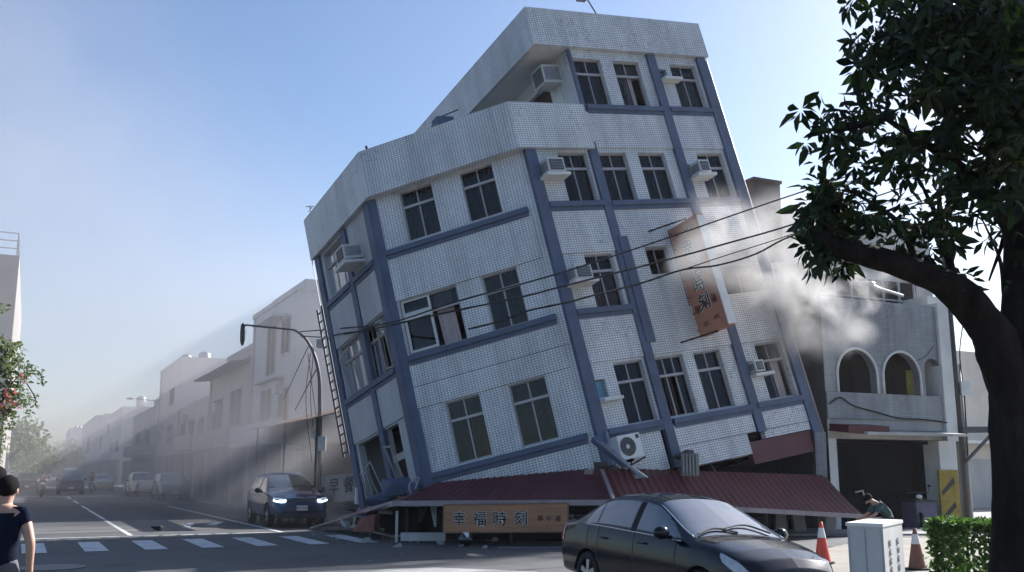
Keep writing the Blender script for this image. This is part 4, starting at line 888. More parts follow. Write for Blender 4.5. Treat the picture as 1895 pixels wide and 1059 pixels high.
# ------------------------------------------------------------------ cars
def car_glass():
    m, nt, b, N, L = new_mat('car_glass'); b.inputs['Base Color'].default_value = (.03, .035, .04, 1); b.inputs['Roughness'].default_value = .06
    b.inputs['IOR'].default_value = 2.5; b.inputs['Coat Weight'].default_value = 1; b.inputs['Coat Roughness'].default_value = .03; return m
M['cglass'] = car_glass(); M['gap'] = plain('panel_gap', (.006, .006, .007), .8, .1, 5)
def emit(name, col, s):
    m, nt, b, N, L = new_mat(name); b.inputs['Emission Color'].default_value = (*col, 1); b.inputs['Emission Strength'].default_value = s; b.inputs['Base Color'].default_value = (*col, 1); return m
M['drl'] = emit('daylight_lamp_strip', (.9, .95, 1), 4)
M['lamp'] = plain('headlamp_lens', (.5, .52, .55), .12, .2, 9, coat=1); M['tail'] = plain('tail_lamp_lens', (.35, .02, .02), .2, .2, 9, coat=1)
def make_car(name, label, P, paint, group=None, res=1.0, cat='car'):
    """P: x-profiles (x forward, rear axle at 0): top, belt, width, bottom; windows; wheels"""
    t = thing(name, label, cat, group=group)
    X0, X1 = P['top'][0][0], P['top'][-1][0]; NX = int((X1-X0)/.018*res)
    xs = [X0+(X1-X0)*i/NX for i in range(NX+1)]
    def section(x):
        zt, zb, W, zs = interp(P['top'], x), interp(P['bot'], x), interp(P['wid'], x), min(interp(P['belt'], x), interp(P['top'], x)-.015)
        dz = zt-zs; w5 = W*(.93-P.get('tumble', .44)*dz)
        c = [(0, zb), (W*.82, zb), (W*.95, zb+.05), (W*.985, zb+.18), (W, lerp(zb, zs, .55)), (W*.985, lerp(zb, zs, .8)), (W*.955, zs), (w5, zt-.035-.02*min(1, dz*3)), (w5*.82, zt-.006), (w5*.4, zt+.022), (0, zt+.03)]
        tg = [0, 1, 1.5, 2, 3, 3.5, 4, 5, 5.4, 6, 7]
        q = [(a, b, g) for (a, b), g in zip(c, tg)]
        for it in range(3 if res >= 1 else 2):
            r = [q[0]]
            for i in range(len(q)-1):
                a, b = q[i], q[i+1]
                r.append(tuple(a[j]*.75+b[j]*.25 for j in range(3))); r.append(tuple(a[j]*.25+b[j]*.75 for j in range(3)))
            r.append(q[-1]); q = r
        return q
    secs = [section(x) for x in xs]; ns = len(secs[0])
    wheels = P['wheels']; ra = P.get('arch', .355)
    def snap(x, y, z, W):
        if abs(y) > W*.55:
            for wx, wz in wheels:
                d = math.hypot(x-wx, z-wz)
                if 1e-6 < d < ra and d > ra-.03: k = ra/d; return wx+(x-wx)*k, y, wz+(z-wz)*k
        return x, y, z
    def inside(x, y, z, W): return abs(y) > W*.5 and any(math.hypot(x-wx, z-wz) < ra-.004 for wx, wz in wheels) and z < ra+wheels[0][1]
    body, glass = MB(), MB(); wn_ = P['win']
    def cls(x, z, g):
        if 4.12 < g < 4.93:
            for poly in wn_:
                ins = False; n = len(poly); j = n-1
                for i in range(n):
                    (xi, zi), (xj, zj) = poly[i], poly[j]
                    if (zi > z) != (zj > z) and x < (xj-xi)*(z-zi)/(zj-zi)+xi: ins = not ins
                    j = i
                if ins: return 1
        if g > 5.12:
            for a, b in P['screens']:
                if a < x < b: return 1
        return 0
    for sgn in (1, -1):
        rows = [[snap(x, sgn*y, z, interp(P['wid'], x)) for (y, z, g) in sec] for x, sec in zip(xs, secs)]
        bb = len(body.v); gb = len(glass.v)
        for r in rows: body.v += r; glass.v += r
        for i in range(NX):
            for k in range(ns-1):
                g = (secs[i][k][2]+secs[i][k+1][2]+secs[i+1][k][2]+secs[i+1][k+1][2])/4
                x = (xs[i]+xs[i+1])/2; z = (secs[i][k][1]+secs[i+1][k+1][1])/2; y = secs[i][k][0]; W = interp(P['wid'], x)
                if g < 4 and inside(x, y, z, W) and inside(xs[i], secs[i][k][0], secs[i][k][1], W*1.0) : continue
                f = (i*ns+k, i*ns+k+1, (i+1)*ns+k+1, (i+1)*ns+k)
                c = cls(x, z, g); tgt, o = (glass, gb) if c == 1 else (body, bb)
                mi = 0
                if c == 0 and 1.9 < g < 4.1 and any(abs(x-d) < .009/res for d in P['doors']) and z > interp(P['bot'], x)+.12: mi = 1
                if c == 0 and g > 4.0 and g < 4.97 and P.get('pillar') and P['pillar'][0] < x < P['pillar'][1] : mi = 1
                if c == 0 and P.get('hood') and g > 5.0 and abs(x-P['hood']) < .012: mi = 1
                if c == 0 and P.get('clad') and (g < 1.75): mi = 2
                tgt.f.append(tuple(o+q for q in f)); tgt.mi.append(mi if tgt is body else 0); tgt.uv.append([(0, 0)]*4)
    for x, sec in ((xs[0], secs[0]), (xs[-1], secs[-1])):
        body.face([(x, y, z) for y, z, g in sec]+[(x, -y, z) for y, z, g in reversed(sec)])
    bo = body.build('body', [paint, M['gap'], M['black']], t, smooth=True, merge=.0008)
    go = glass.build('window_glass', M['cglass'], t, smooth=True, merge=.0008)
    def surf(x, z):      # half width of the body at x, z
        sec = section(x); best = 0
        for a, b in zip(sec, sec[1:]):
            if min(a[1], b[1]) <= z <= max(a[1], b[1]) and abs(a[1]-b[1]) > 1e-6: best = max(best, lerp(a[0], b[0], (z-a[1])/(b[1]-a[1])))
        return best or interp(P['wid'], x)
    wb = MB()
    for wx, wz in wheels:
        for sgn in (1, -1):
            W = interp(P['wid'], wx)
            wb.grid([[(wx+ra*cos(a), sgn*y, wz+ra*sin(a)) for a in [pi*k/14-.25 for k in range(16)]] for y in (W*.99, W*.5)]); wb.face([(wx+ra*cos(2*pi*k/20), sgn*W*.52, wz+ra*sin(2*pi*k/20)) for k in range(20)])
    wb.box((X0+.3, -.55, wheels[0][1]-.08), (X1-.3, .55, wheels[0][1]+.1)); wb.build('wheel_well', M['black'], t, recalc=False)
    R = wheels[0][1]
    for wx, wz in wheels:
        for sgn in (1, -1):
            W = interp(P['wid'], wx)*.985; y0 = sgn*W
            wo = MB(); wo.lathe([(R*.66, 0), (R*.9, .006), (R*.985, -.02), (R, -.06), (R, -.15), (R*.95, -.2), (R*.6, -.2)], (0, 0, 0), 28, ax='y'); 
            wo.v = [(p[0]+wx, y0+sgn*p[1], p[2]+wz) for p in wo.v]; wob = wo.build('wheel', M['black'], t, smooth=True)
            rm = MB(); rm.lathe([(R*.67, .004), (R*.62, -.012), (R*.6, -.1), (.0, -.1)], (0, 0, 0), 24, 1, ax='y')
            rm.lathe([(R*.16, -.1), (R*.16, -.008), (.0, -.004)], (0, 0, 0), 12, ax='y')
            nsp = P.get('spokes', 6)
            for k in range(nsp):
                a = 2*pi*k/nsp+.3; dx, dz = cos(a), sin(a); px_, pz_ = -sin(a), cos(a)
                for y_ in (-.012,):
                    v = [(dx*R*.1+px_*R*.09, y_, dz*R*.1+pz_*R*.09), (dx*R*.1-px_*R*.09, y_, dz*R*.1-pz_*R*.09), (dx*R*.64-px_*R*.13, y_, dz*R*.64-pz_*R*.13), (dx*R*.64+px_*R*.13, y_, dz*R*.64+pz_*R*.13)]
                    rm.face(v); rm.face([(p[0], -.04, p[2]) for p in v]); [rm.face([v[i], v[(i+1) % 4], (v[(i+1) % 4][0], -.04, v[(i+1) % 4][2]), (v[i][0], -.04, v[i][2])]) for i in range(4)]
            rm.v = [(p[0]+wx, y0+sgn*p[1], p[2]+wz) for p in rm.v]; rm.build('rim', [P.get('rim', M['chrome']), M['black']], wob)
    return t, surf, section, xs
def on_side(surf, t, name, pts, off, mat, sgn=1, r=.008):
    m = MB(); m.tube([(x, sgn*(surf(x, z)+off), z) for x, z in pts], r, 5); return m.build(name, mat, t, smooth=True)
def plate(t, text, x, z, face=1, w_=.32, h_=.15, tilt=0):
    p = MB(); p.box((min(x, x+.012*face), -w_/2, z-h_/2), (max(x, x+.012*face), w_/2, z+h_/2)); po = p.build('number_plate', M['white_paint'], t)
    v, f = text_mesh(text, .105, .012, .001); MB().raw(v, f, 0, lambda a, b, q: (x+.0145*face+q*face, face*a*.95, z+b)).build('lettering', M['ink'], po, recalc=False)

# black sedan in the foreground
SED = dict(top=[(-.98, .72), (-.95, .98), (-.88, 1.03), (-.5, 1.055), (-.42, 1.08), (-.1, 1.25), (.15, 1.37), (.4, 1.425), (.8, 1.45), (1.2, 1.435), (1.5, 1.39), (1.75, 1.28), (2.1, 1.11), (2.4, .985), (2.7, .945), (3.05, .865), (3.3, .775), (3.43, .66), (3.48, .5)],
    belt=[(-.98, .9), (-.4, .985), (.5, .965), (1.5, .93), (2.2, .9), (2.6, .86), (3.2, .74), (3.5, .5)],
    wid=[(-.98, .62), (-.93, .74), (-.75, .81), (0, .845), (1.2, .85), (2.4, .845), (2.9, .81), (3.2, .74), (3.38, .62), (3.48, .5)],
    bot=[(-.98, .42), (-.8, .26), (0, .2), (2.6, .19), (3.3, .22), (3.48, .3)], tumble=.46,
    wheels=[(0, .305), (2.6, .305)], arch=.345, doors=[.28, 1.18, 2.12, -.02], hood=2.44,
    win=[[(-.14, 1.005), (.18, 1.0), (.18, 1.335), (.1, 1.3)], [(.21, 1.0), (1.05, .975), (1.05, 1.372), (.45, 1.375), (.21, 1.33)], [(1.19, .975), (2.18, .945), (1.95, 1.09), (1.6, 1.28), (1.4, 1.345), (1.19, 1.365)]],
    screens=[(1.5, 2.4), (-.4, .14)], pillar=(1.06, 1.18), spokes=5, rim=plain('silver_alloy', (.5, .5, .52), .3, .1, 5, metal=.8))
blk = car_paint('black_car_paint', (.005, .006, .009), .12)
sd, ssurf, ssec, sxs = make_car('sedan', 'shiny black sedan in the foreground with sky reflected in its windscreen', SED, blk)
SED_POS, SED_HEAD = (1.8, 15.0), radians(-63.3)
sd.location = (*SED_POS, -.02); sd.rotation_euler = (radians(-2.2), radians(.8), SED_HEAD)
for sg_ in (1, -1):
    on_side(ssurf, sd, 'chrome_strip', [(lerp(-.2, 2.2, k/20), interp(SED['belt'], lerp(-.2, 2.2, k/20))+.012) for k in range(21)], .004, M['chrome'], sg_, .008)
    m = MB(); m.ball((2.02, sg_*.97, 1.0), (.075, .12, .085), 12); m.tube([(2.03, sg_*.82, .94), (2.02, sg_*.92, .97)], .03, 6); m.build('wing_mirror', blk, sd, smooth=True)
    for x in (.32, 1.28):
        z = .83; m = MB(); m.tube(smooth_path([(x, sg_*(ssurf(x, z)-.0), z), (x+.03, sg_*(ssurf(x, z)+.035), z), (x+.17, sg_*(ssurf(x+.2, z)+.035), z-.002), (x+.2, sg_*(ssurf(x+.2, z)-.0), z-.002)], 4), .014, 6); m.build('door_handle', blk, sd, smooth=True)
    m = MB(); rows = []
    for i in range(9):
        x = lerp(2.92, 3.4, i/8); zt_ = interp(SED['belt'], x)+lerp(.035, -.02, i/8); zb_ = lerp(.76, .5, i/8)**1 if i else zt_-.03; zb_ = min(zb_, zt_-.03); zb_ = max(zb_, zt_-.17)
        rows.append([(x, sg_*(ssurf(x, lerp(zb_, zt_, k/5))+.009), lerp(zb_, zt_, k/5)) for k in range(6)])
    m.grid(rows); m.build('headlight', M['lamp'], sd, smooth=True)
    m = MB(); rows = [[(x, sg_*(ssurf(x, z)+.008), z) for z in [lerp(.72, .96, k/5) for k in range(6)]] for x in [lerp(-.955, -.72, i/5) for i in range(6)]]; m.grid(rows); m.build('tail_light', M['tail'], sd, smooth=True)
    m = MB(); zt = 2.35
    P_ = [(2.36, sg_*(-.0+.0), 1.0)]
m = MB(); m.tube(smooth_path([(2.36, .5, 1.03), (2.2, .2, 1.12), (2.3, -.25, 1.075)], 5), .012, 5); m.tube(smooth_path([(2.38, -.05, 1.035), (2.28, -.35, 1.075), (2.36, -.66, 1.01)], 5), .012, 5); m.build('wiper', M['black'], sd)
m = MB(); m.box((-.93, -.6, 1.03), (-.8, .6, 1.075)); m.build('boot_spoiler', blk, sd)
m = MB(); m.box((3.43, -.4, .45), (3.475, .4, .53)); m.build('grille', M['dark'], sd); plate(sd, 'ARX-2063', 3.475, .38)
for sg_ in (1, -1):      # bright windscreen edge strips following the pillar
    m = MB(); pts = []
    for k in range(15):
        x = lerp(1.5, 2.36, k/14); sc_ = ssec(x); q = min(sc_, key=lambda a: abs(a[2]-5.05)); pts.append((x, sg_*(q[0]+.004), q[1]+.006))
    m.tube(pts, .009, 5); m.build('pillar_trim', M['chrome'], sd, smooth=True)

# dark blue crossover facing us
SUV = dict(top=[(-.92, .8), (-.88, 1.15), (-.75, 1.38), (-.55, 1.58), (-.2, 1.655), (.5, 1.68), (1.2, 1.665), (1.55, 1.6), (1.9, 1.42), (2.25, 1.2), (2.42, 1.11), (2.8, 1.075), (3.2, 1.0), (3.42, .9), (3.56, .76), (3.62, .55)],
    belt=[(-.92, 1.1), (.5, 1.08), (1.8, 1.04), (2.4, 1.02), (3.0, .97), (3.4, .86), (3.62, .55)],
    wid=[(-.92, .74), (-.8, .86), (0, .93), (1.5, .935), (2.7, .93), (3.2, .9), (3.45, .84), (3.57, .76), (3.62, .66)],
    bot=[(-.92, .45), (-.6, .28), (2.7, .24), (3.4, .27), (3.62, .34)], tumble=.36,
    wheels=[(0, .36), (2.71, .36)], arch=.41, doors=[.35, 1.22, 2.15], hood=2.46,
    win=[[(-.5, 1.2), (.15, 1.14), (.15, 1.52), (-.3, 1.5)], [(.2, 1.14), (1.12, 1.11), (1.12, 1.57), (.2, 1.55)], [(1.24, 1.11), (2.18, 1.08), (1.85, 1.33), (1.6, 1.5), (1.24, 1.56)]],
    screens=[(1.52, 2.4), (-.85, -.5)], pillar=(1.13, 1.23), clad=1, spokes=5, rim=M['steel'])
sv, vsurf, vsec, vxs = make_car('crossover_car', 'dark blue crossover car facing the viewer with glowing daytime lamps in the dust', SUV, car_paint('dark_blue_car_paint', (.022, .045, .10), .22, metal=.2), cat='car')
HD = atan2(-S2.y, -S2.x); p = ST(7.98, 31.75) - Vector((cos(HD), sin(HD), 0))*3.55
sv.location = (p.x, p.y, 0); sv.rotation_euler = (0, 0, HD)
m = MB()
for i in range(5):
    z = lerp(.52, .82, i/4); m.box((3.55-(z-.5)*.28, -.5, z-.022), (3.64-(z-.5)*.3, .5, z+.022))
m.box((3.3, -.52, .48), (3.585-.08, .52, .85)); m.build('grille', M['dark'], sv)
m = MB(); m.box((3.45, -.8, .28), (3.63, .8, .44)); m.build('lower_bumper', M['dark'], sv); plate(sv, 'BKP-5183', 3.655, .6, w_=.36)
for s_ in (1, -1):
    m = MB(); m.grid([[(lerp(3.53, 3.3, (y-.52)/.34)+.03, s_*y, lerp(a, b, k/3)) for k in range(4)] for y, a, b in [(lerp(.52, .86, i/6), lerp(.80, .83, i/6), lerp(.88, .93, i/6)) for i in range(7)]]); m.build('headlight', M['lamp'], sv, smooth=True)
    m = MB(); m.tube([(3.57, s_*.52, .855), (3.585, s_*.53, .80), (3.56, s_*.64, .79), (3.44, s_*.8, .815), (3.4, s_*.86, .84)], .02, 6); m.build('daytime_lamp', M['drl'], sv, smooth=True)
    m = MB(); m.ball((2.05, s_*1.07, 1.13), (.08, .13, .09), 10); m.tube([(2.06, s_*.92, 1.06), (2.05, s_*1.0, 1.1)], .03, 6); m.build('wing_mirror', M['black'], sv, smooth=True)
    on_side(vsurf, sv, 'roof_rail', [(0, 1.6), (.0, 1.6)], 0, M['chrome'], s_) if 0 else None
    for x in (.45, 1.35): m = MB(); z = .95; m.tube([(x, s_*(vsurf(x, z)), z), (x+.03, s_*(vsurf(x, z)+.035), z), (x+.18, s_*(vsurf(x, z)+.035), z), (x+.21, s_*vsurf(x, z), z)], .014, 6); m.build('door_handle', M['chrome'], sv)
m = MB(); m.tube(smooth_path([(3.47, -.5, .93), (3.52, 0, .92), (3.47, .5, .93)], 6), .014, 6); m.build('bonnet_trim', M['chrome'], sv)

# distant cars: one hatchback and one van shape, copied with other paint
def far_car(name, label, P, paint, c, s, facing=-1, cat='car', lamps=True):
    t, sf, sc_, xs_ = make_car(name, label, P, paint, res=.3, cat=cat, group='distant vehicles in the dust')
    h = HD if facing < 0 else HD+pi; p = ST(c, s); t.location = (p.x, p.y, 0); t.rotation_euler = (0, 0, h)
    for s_ in (1, -1):
        x1 = P['top'][-1][0]; z = .72
        m = MB(); m.ball((x1-.18, s_*.58, z), (.12, .14, .07), 8); m.build('headlight', M['lamp'], t, smooth=True)
        m = MB(); m.ball((1.95, s_*1.0, 1.12), (.06, .1, .08), 8); m.build('wing_mirror', M['black'], t, smooth=True)
    plate(t, 'AXR-61', P['top'][-1][0]+.01, .5); return t
sil = car_paint('silver_grey_car_paint', (.16, .2, .2), .3, metal=.5); wht = car_paint('white_car_paint', (.6, .6, .6), .3); dk = car_paint('charcoal_car_paint', (.04, .045, .05), .25); crm = car_paint('pale_yellow_car_paint', (.5, .46, .32), .3)
far_car('parked_car', 'grey green car parked on the right shoulder nearest beyond the dust', SUV, sil, 8.1, 66)
far_car('parked_car', 'white car parked just behind the grey green one', SUV, wht, 7.5, 77)
VAN = dict(SUV, top=[(-.92, .8), (-.9, 1.5), (-.8, 1.8), (-.5, 1.9), (.8, 1.92), (1.9, 1.86), (2.3, 1.6), (2.75, 1.25), (3.1, 1.1), (3.35, .95), (3.5, .7), (3.55, .5)], screens=[(1.95, 2.72)], win=[[(-.5, 1.25), (1.0, 1.2), (1.0, 1.75), (-.5, 1.75)], [(1.1, 1.2), (2.3, 1.2), (1.9, 1.6), (1.1, 1.75)]])
far_car('van', 'dark van driving toward the viewer in the far left lane', VAN, dk, 3.2, 86, cat='van')
far_car('parked_car', 'small pale yellow car parked far down on the right', SED, crm, 6.6, 102)
far_car('parked_car', 'dim dark car at the far left of the road behind the scooter rider', SUV, dk, .2, 96)

# ------------------------------------------------------------------ people
skin_m = plain('skin', (.42, .25, .18), .55, .12, 6); hair_m = plain('black_hair', (.008, .007, .007), .9, .3, 30, spec=.1)
def skin_mesh(joints, edges, mat, name, parent, sub=2):
    """one continuous surface grown round a skeleton: joints {name: (x, y, z, r)}"""
    keys = list(joints); me = bpy.data.meshes.new(name); me.from_pydata([joints[k][:3] for k in keys], [(keys.index(a), keys.index(b)) for a, b in edges], [])
    o = bpy.data.objects.new(name, me); COL.objects.link(o)
    sk = o.modifiers.new('skin', 'SKIN'); sk.use_smooth_shade = True
    sv_ = me.skin_vertices[0].data
    for i, k in enumerate(keys):
        r = joints[k][3]; sv_[i].radius = r if isinstance(r, tuple) else (r, r)
    sv_[0].use_root = True
    ss = o.modifiers.new('sub', 'SUBSURF'); ss.levels = sub; ss.render_levels = sub
    bpy.context.view_layer.update()
    m2 = bpy.data.meshes.new_from_object(o.evaluated_get(bpy.context.evaluated_depsgraph_get()))
    bpy.data.objects.remove(o); bpy.data.meshes.remove(me)
    m2.polygons.foreach_set('use_smooth', [True]*len(m2.polygons)); m2.materials.clear()
    for mm_ in (mat if isinstance(mat, list) else [mat]): m2.materials.append(mm_)
    m2.name = name; r = bpy.data.objects.new(name, m2); COL.objects.link(r); r.parent = parent
    return r
def person(label, loc, rz, shirt, trousers, pose=None, H=1.72, group=None, holding=None, shoes=M['black'], sleeve=.5, shorts=False):
    """figure facing +Y; pose overrides joint places"""
    t = thing('person', label, 'person', loc, rz, group); k = H/1.72
    J = {'pelvis': (0, 0, .93, (.135, .1)), 'waist': (0, .0, 1.08, (.125, .09)), 'chest': (0, .0, 1.27, (.15, .105)), 'upper': (0, -.01, 1.39, (.13, .085)), 'neck': (0, .0, 1.48, .052), 'skull': (0, .025, 1.56, .07), 'head': (0, .02, 1.62, (.078, .092)), 'crown': (0, .01, 1.68, (.06, .07))}
    for s_, q in ((-1, 'l'), (1, 'r')):
        J.update({q+'sh': (s_*.175, -.01, 1.40, .062), q+'el': (s_*.225, -.03, 1.12, .043), q+'wr': (s_*.235, .04, .885, .03), q+'pa': (s_*.235, .055, .82, (.022, .042)),
                  q+'hip': (s_*.09, 0, .86, .095), q+'kn': (s_*.1, .015, .48, .06), q+'an': (s_*.105, -.02, .09, .04), q+'to': (s_*.115, .13, .035, (.04, .03)),})
    if pose: J.update({a: v for a, v in pose.items() if a != 'face'})
    J = {a: (v[0]*k, v[1]*k, v[2]*k, v[3] if isinstance(v[3], tuple) else v[3]) for a, v in J.items()}
    E = [('pelvis', 'waist'), ('waist', 'chest'), ('chest', 'upper'), ('upper', 'neck'), ('neck', 'skull'), ('skull', 'head'), ('head', 'crown')]
    for q in 'lr': E += [('upper', q+'sh'), (q+'sh', q+'el'), (q+'el', q+'wr'), (q+'wr', q+'pa'), ('pelvis', q+'hip'), (q+'hip', q+'kn'), (q+'kn', q+'an'), (q+'an', q+'to')]
    V = lambda n: Vector(J[n][:3])
    # five short finger chains rooted inside each palm
    for q, s_ in (('l', -1), ('r', 1)):
        d = (V(q+'pa')-V(q+'wr')).normalized(); side = Vector((0, 1, 0)) - d*d.y; side = side.normalized() if side.length > .1 else Vector((1, 0, 0)); inn = d.cross(side)*s_
        for i, (w_, L) in enumerate(((-.028, .062), (-.01, .075), (.01, .078), (.028, .068))):
            a = V(q+'pa')+side*w_+d*.028; b = a+d*L*.55+inn*.008; c = b+d*L*.45+inn*.02
            for nm, p_, r_ in ((f'{q}f{i}a', a, .0095), (f'{q}f{i}b', b, .0085), (f'{q}f{i}c', c, .007)): J[nm] = (*p_, r_)
            E += [(q+'pa', f'{q}f{i}a'), (f'{q}f{i}a', f'{q}f{i}b'), (f'{q}f{i}b', f'{q}f{i}c')]
        a = V(q+'pa')+side*.04-d*.01; b = a+side*.02+d*.03+inn*.01; J[q+'ta'] = (*a, .011); J[q+'tb'] = (*b, .009); E += [(q+'pa', q+'ta'), (q+'ta', q+'tb')]
    body = skin_mesh(J, E, skin_m, 'body', t)
    # clothes: the same skeleton a little larger, ending at sleeves, hem and ankles
    def mid(a, b, f, gr): p_ = V(a).lerp(V(b), f); ra, rb = [J[n][3] if isinstance(J[n][3], tuple) else (J[n][3],)*2 for n in (a, b)]; return (*p_, (lerp(ra[0], rb[0], f)+gr, lerp(ra[1], rb[1], f)+gr))
    gr = lambda n, g: (*J[n][:3], tuple((r+g) for r in (J[n][3] if isinstance(J[n][3], tuple) else (J[n][3],)*2)))
    K = {'chest': gr('chest', .014), 'waist': gr('waist', .022), 'hem': (J['pelvis'][0], J['pelvis'][1], J['pelvis'][2]-.07, (.175, .145)), 'upper': gr('upper', .014), 'collar': mid('upper', 'neck', .7, .018)}
    KE = [('chest', 'waist'), ('waist', 'hem'), ('chest', 'upper'), ('upper', 'collar')]
    for q in 'lr': K[q+'sh'] = gr(q+'sh', .014); K[q+'sl'] = mid(q+'sh', q+'el', sleeve, .024); KE += [('upper', q+'sh'), (q+'sh', q+'sl')]
    skin_mesh(K, KE, shirt, 'shirt', t)
    K = {'pelvis': gr('pelvis', .02), 'band': mid('pelvis', 'waist', .75, .014)}; KE = [('pelvis', 'band')]
    for q in 'lr':
        K[q+'hip'] = gr(q+'hip', .014); K[q+'kn'] = gr(q+'kn', .02); KE += [('pelvis', q+'hip'), (q+'hip', q+'kn')]
        if not shorts: K[q+'cu'] = mid(q+'kn', q+'an', .92, .018); KE += [(q+'kn', q+'cu')]
    skin_mesh(K, KE, trousers, 'trousers', t)
    for q in 'lr':
        a, b = V(q+'an'), V(q+'to'); m = MB(); d = (b-a); d.z = 0; d.normalize(); n_ = Vector((-d.y, d.x, 0)); rows = []
        for f_, w_, h_ in ((-.06, .03, .05), (-.04, .042, .075), (.04, .045, .085), (.12, .05, .055), (.18, .042, .045), (.2, .01, .03)):
            base = Vector((a.x, a.y, min(a.z-.085, b.z-.03)))+d*f_; rows.append([base+n_*w_*cos(an)+Vector((0, 0, h_*max(0, sin(an)))) for an in [2*pi*i/10 for i in range(10)]])
        m.grid(rows, 0, True); m.build('shoe', shoes, t, smooth=True)
    # head: hair cap, face, ears
    hd = V('head'); up = (V('crown')-V('skull')).normalized(); fw = Vector((0, 1, 0)) - up*up.y; fw = fw.normalized(); rt = fw.cross(up)
    if pose and 'face' in pose: fw = Vector(pose['face']).normalized(); up = (up-fw*up.dot(fw)).normalized(); rt = fw.cross(up)
    L = lambda x, y, z: hd+rt*x+fw*y+up*z
    m = MB(); rows = []
    for i in range(9):
        th = pi*(i+.03)/16*1.12; rows.append([])
        for j in range(18):
            a = 2*pi*j/18; f_ = cos(a)      # 1 = forehead
            low = 1 if f_ > .45 else 1.5
            tt = min(th*low, 2.6); r_ = 1.05+.10*noise.noise(Vector((i*1.1, j*1.7, 1)))
            rows[-1].append(L(.089*sin(tt)*sin(a)*r_, .112*sin(tt)*cos(a)*r_-.004, .03+.098*cos(tt)*r_))
    m.grid(rows, 0, True); m.build('hair', hair_m, t, smooth=True)
    fm = MB(); fm.raw(*[[tuple(L(*p)) for p in [(-.014, .1, -.035), (.014, .1, -.035), (0, .122, -.035), (0, .1, .005)]], [(0, 1, 2), (0, 2, 3), (1, 3, 2)]])
    for s_ in (-1, 1): fm.ball(tuple(L(s_*.084, 0, -.015)), (.012, .02, .03), 8)
    fm.build('face_detail', skin_m, t, smooth=True)
    fm = MB()
    for s_ in (-1, 1): fm.ball(tuple(L(s_*.032, .094, .0)), .009, 8); fm.ball(tuple(L(s_*.032, .098, .024)), (.018, .006, .005), 6)
    fm.ball(tuple(L(0, .1, -.062)), (.022, .006, .005), 8); fm.build('eyes_and_mouth', M['brown'], t, smooth=True)
    return t
navy = plain('navy_cotton', (.009, .012, .026), .95, .3, 8, bmp=.3, spec=.1); greytr = plain('grey_trousers', (.085, .085, .095), .9, .2, 6, bmp=.1); teal = plain('dark_teal_shirt', (.035, .075, .085), .9, .2, 8); denim = plain('dark_denim', (.03, .035, .055), .9, .2, 8)
pp = at(4, 1000, 9.3)
person('person in a navy t-shirt and grey trousers seen from behind at the left edge', (pp.x-.0, pp.y, 0.0), radians(8), navy, greytr, H=1.68,
       pose={'rel': (.27, -.05, 1.13, .045), 'rwr': (.255, .03, .89, .032), 'rpa': (.25, .05, .825, (.022, .042)), 'lel': (-.24, -.02, 1.12, .043)})
pp = at(-10, 900, 11.5)
person('person with black hair partly hidden behind the one in the navy t-shirt', (pp.x, pp.y, 0.0), radians(-10), teal, denim, H=1.78)
pp = at(1630, 980, 25)
person('person in a dark teal shirt crouching behind the white cabinet', (pp.x, pp.y, .06), radians(95), teal, denim, H=1.7, sleeve=.97,
       pose={'pelvis': (0, -.25, .5, (.135, .115)), 'waist': (0, -.2, .66, (.125, .1)), 'chest': (0, -.05, .82, (.15, .115)), 'upper': (0, .06, .9, (.13, .09)), 'neck': (0, .15, .95, .052), 'skull': (0, .22, .99, .07), 'head': (0, .27, 1.02, (.08, .085)), 'crown': (0, .32, 1.06, (.06, .07)), 'face': (0, .75, -.6),
             'lsh': (-.17, .05, .89, .062), 'lel': (-.21, .2, .66, .043), 'lwr': (-.17, .4, .56, .03), 'lpa': (-.16, .45, .54, (.022, .042)), 'rsh': (.17, .05, .89, .062), 'rel': (.21, .2, .66, .043), 'rwr': (.17, .4, .56, .03), 'rpa': (.16, .45, .54, (.022, .042)),
             'lhip': (-.1, -.22, .46, .095), 'rhip': (.1, -.22, .46, .095), 'lkn': (-.15, .2, .5, .062), 'rkn': (.15, .2, .5, .062), 'lan': (-.13, -.02, .09, .04), 'ran': (.13, -.02, .09, .04), 'lto': (-.14, .13, .035, (.04, .03)), 'rto': (.14, .13, .035, (.04, .03))})
def scooter(label, loc, rz, col, group='scooters along the street'):
    t = thing('scooter', label, 'scooter', loc, rz, group)
    m = MB(); rows = []
    for x, z0, z1, w_ in ((-.75, .55, .72, .05), (-.6, .45, .78, .14), (-.2, .3, .78, .15), (.0, .25, .7, .13), (.08, .22, .34, .13), (.4, .22, .32, .13), (.46, .25, .6, .15), (.58, .35, 1.0, .12), (.62, .6, 1.02, .06)):
        rows.append([(x, w_*cos(a), lerp(z0, z1, .5)+(z1-z0)/2*sin(a)) for a in [2*pi*k/10 for k in range(10)]])
    m.grid(rows, 0, True); m.build('body', col, t, smooth=True)
    for x in (-.6, .68): m = MB(); m.lathe([(.12, .05), (.2, .05), (.23, 0), (.2, -.05), (.12, -.05)], (x, 0, .23), 18, ax='y'); m.build('wheel', M['black'], t, smooth=True)
    m = MB(); m.tube([(.68, 0, .25), (.58, 0, 1.0)], .035, 6); m.tube(smooth_path([(.5, -.33, 1.03), (.56, 0, 1.05), (.5, .33, 1.03)], 4), .016, 6); m.build('handlebar', M['blackpipe'], t)
    m = MB(); m.ball((.66, 0, .92), (.05, .1, .07), 10); m.build('headlight', M['lamp'], t, smooth=True)
    m = MB(); m.ball((-.3, 0, .8), (.42, .14, .06), 12); m.build('seat', M['black'], t, smooth=True)
    m = MB(); m.tube([(.54, -.3, 1.04), (.5, -.34, 1.2)], .008, 4); m.ball((.5, -.35, 1.24), (.02, .05, .04), 8); m.tube([(.54, .3, 1.04), (.5, .34, 1.2)], .008, 4); m.ball((.5, .35, 1.24), (.02, .05, .04), 8); m.build('mirror', M['black'], t)
    return t
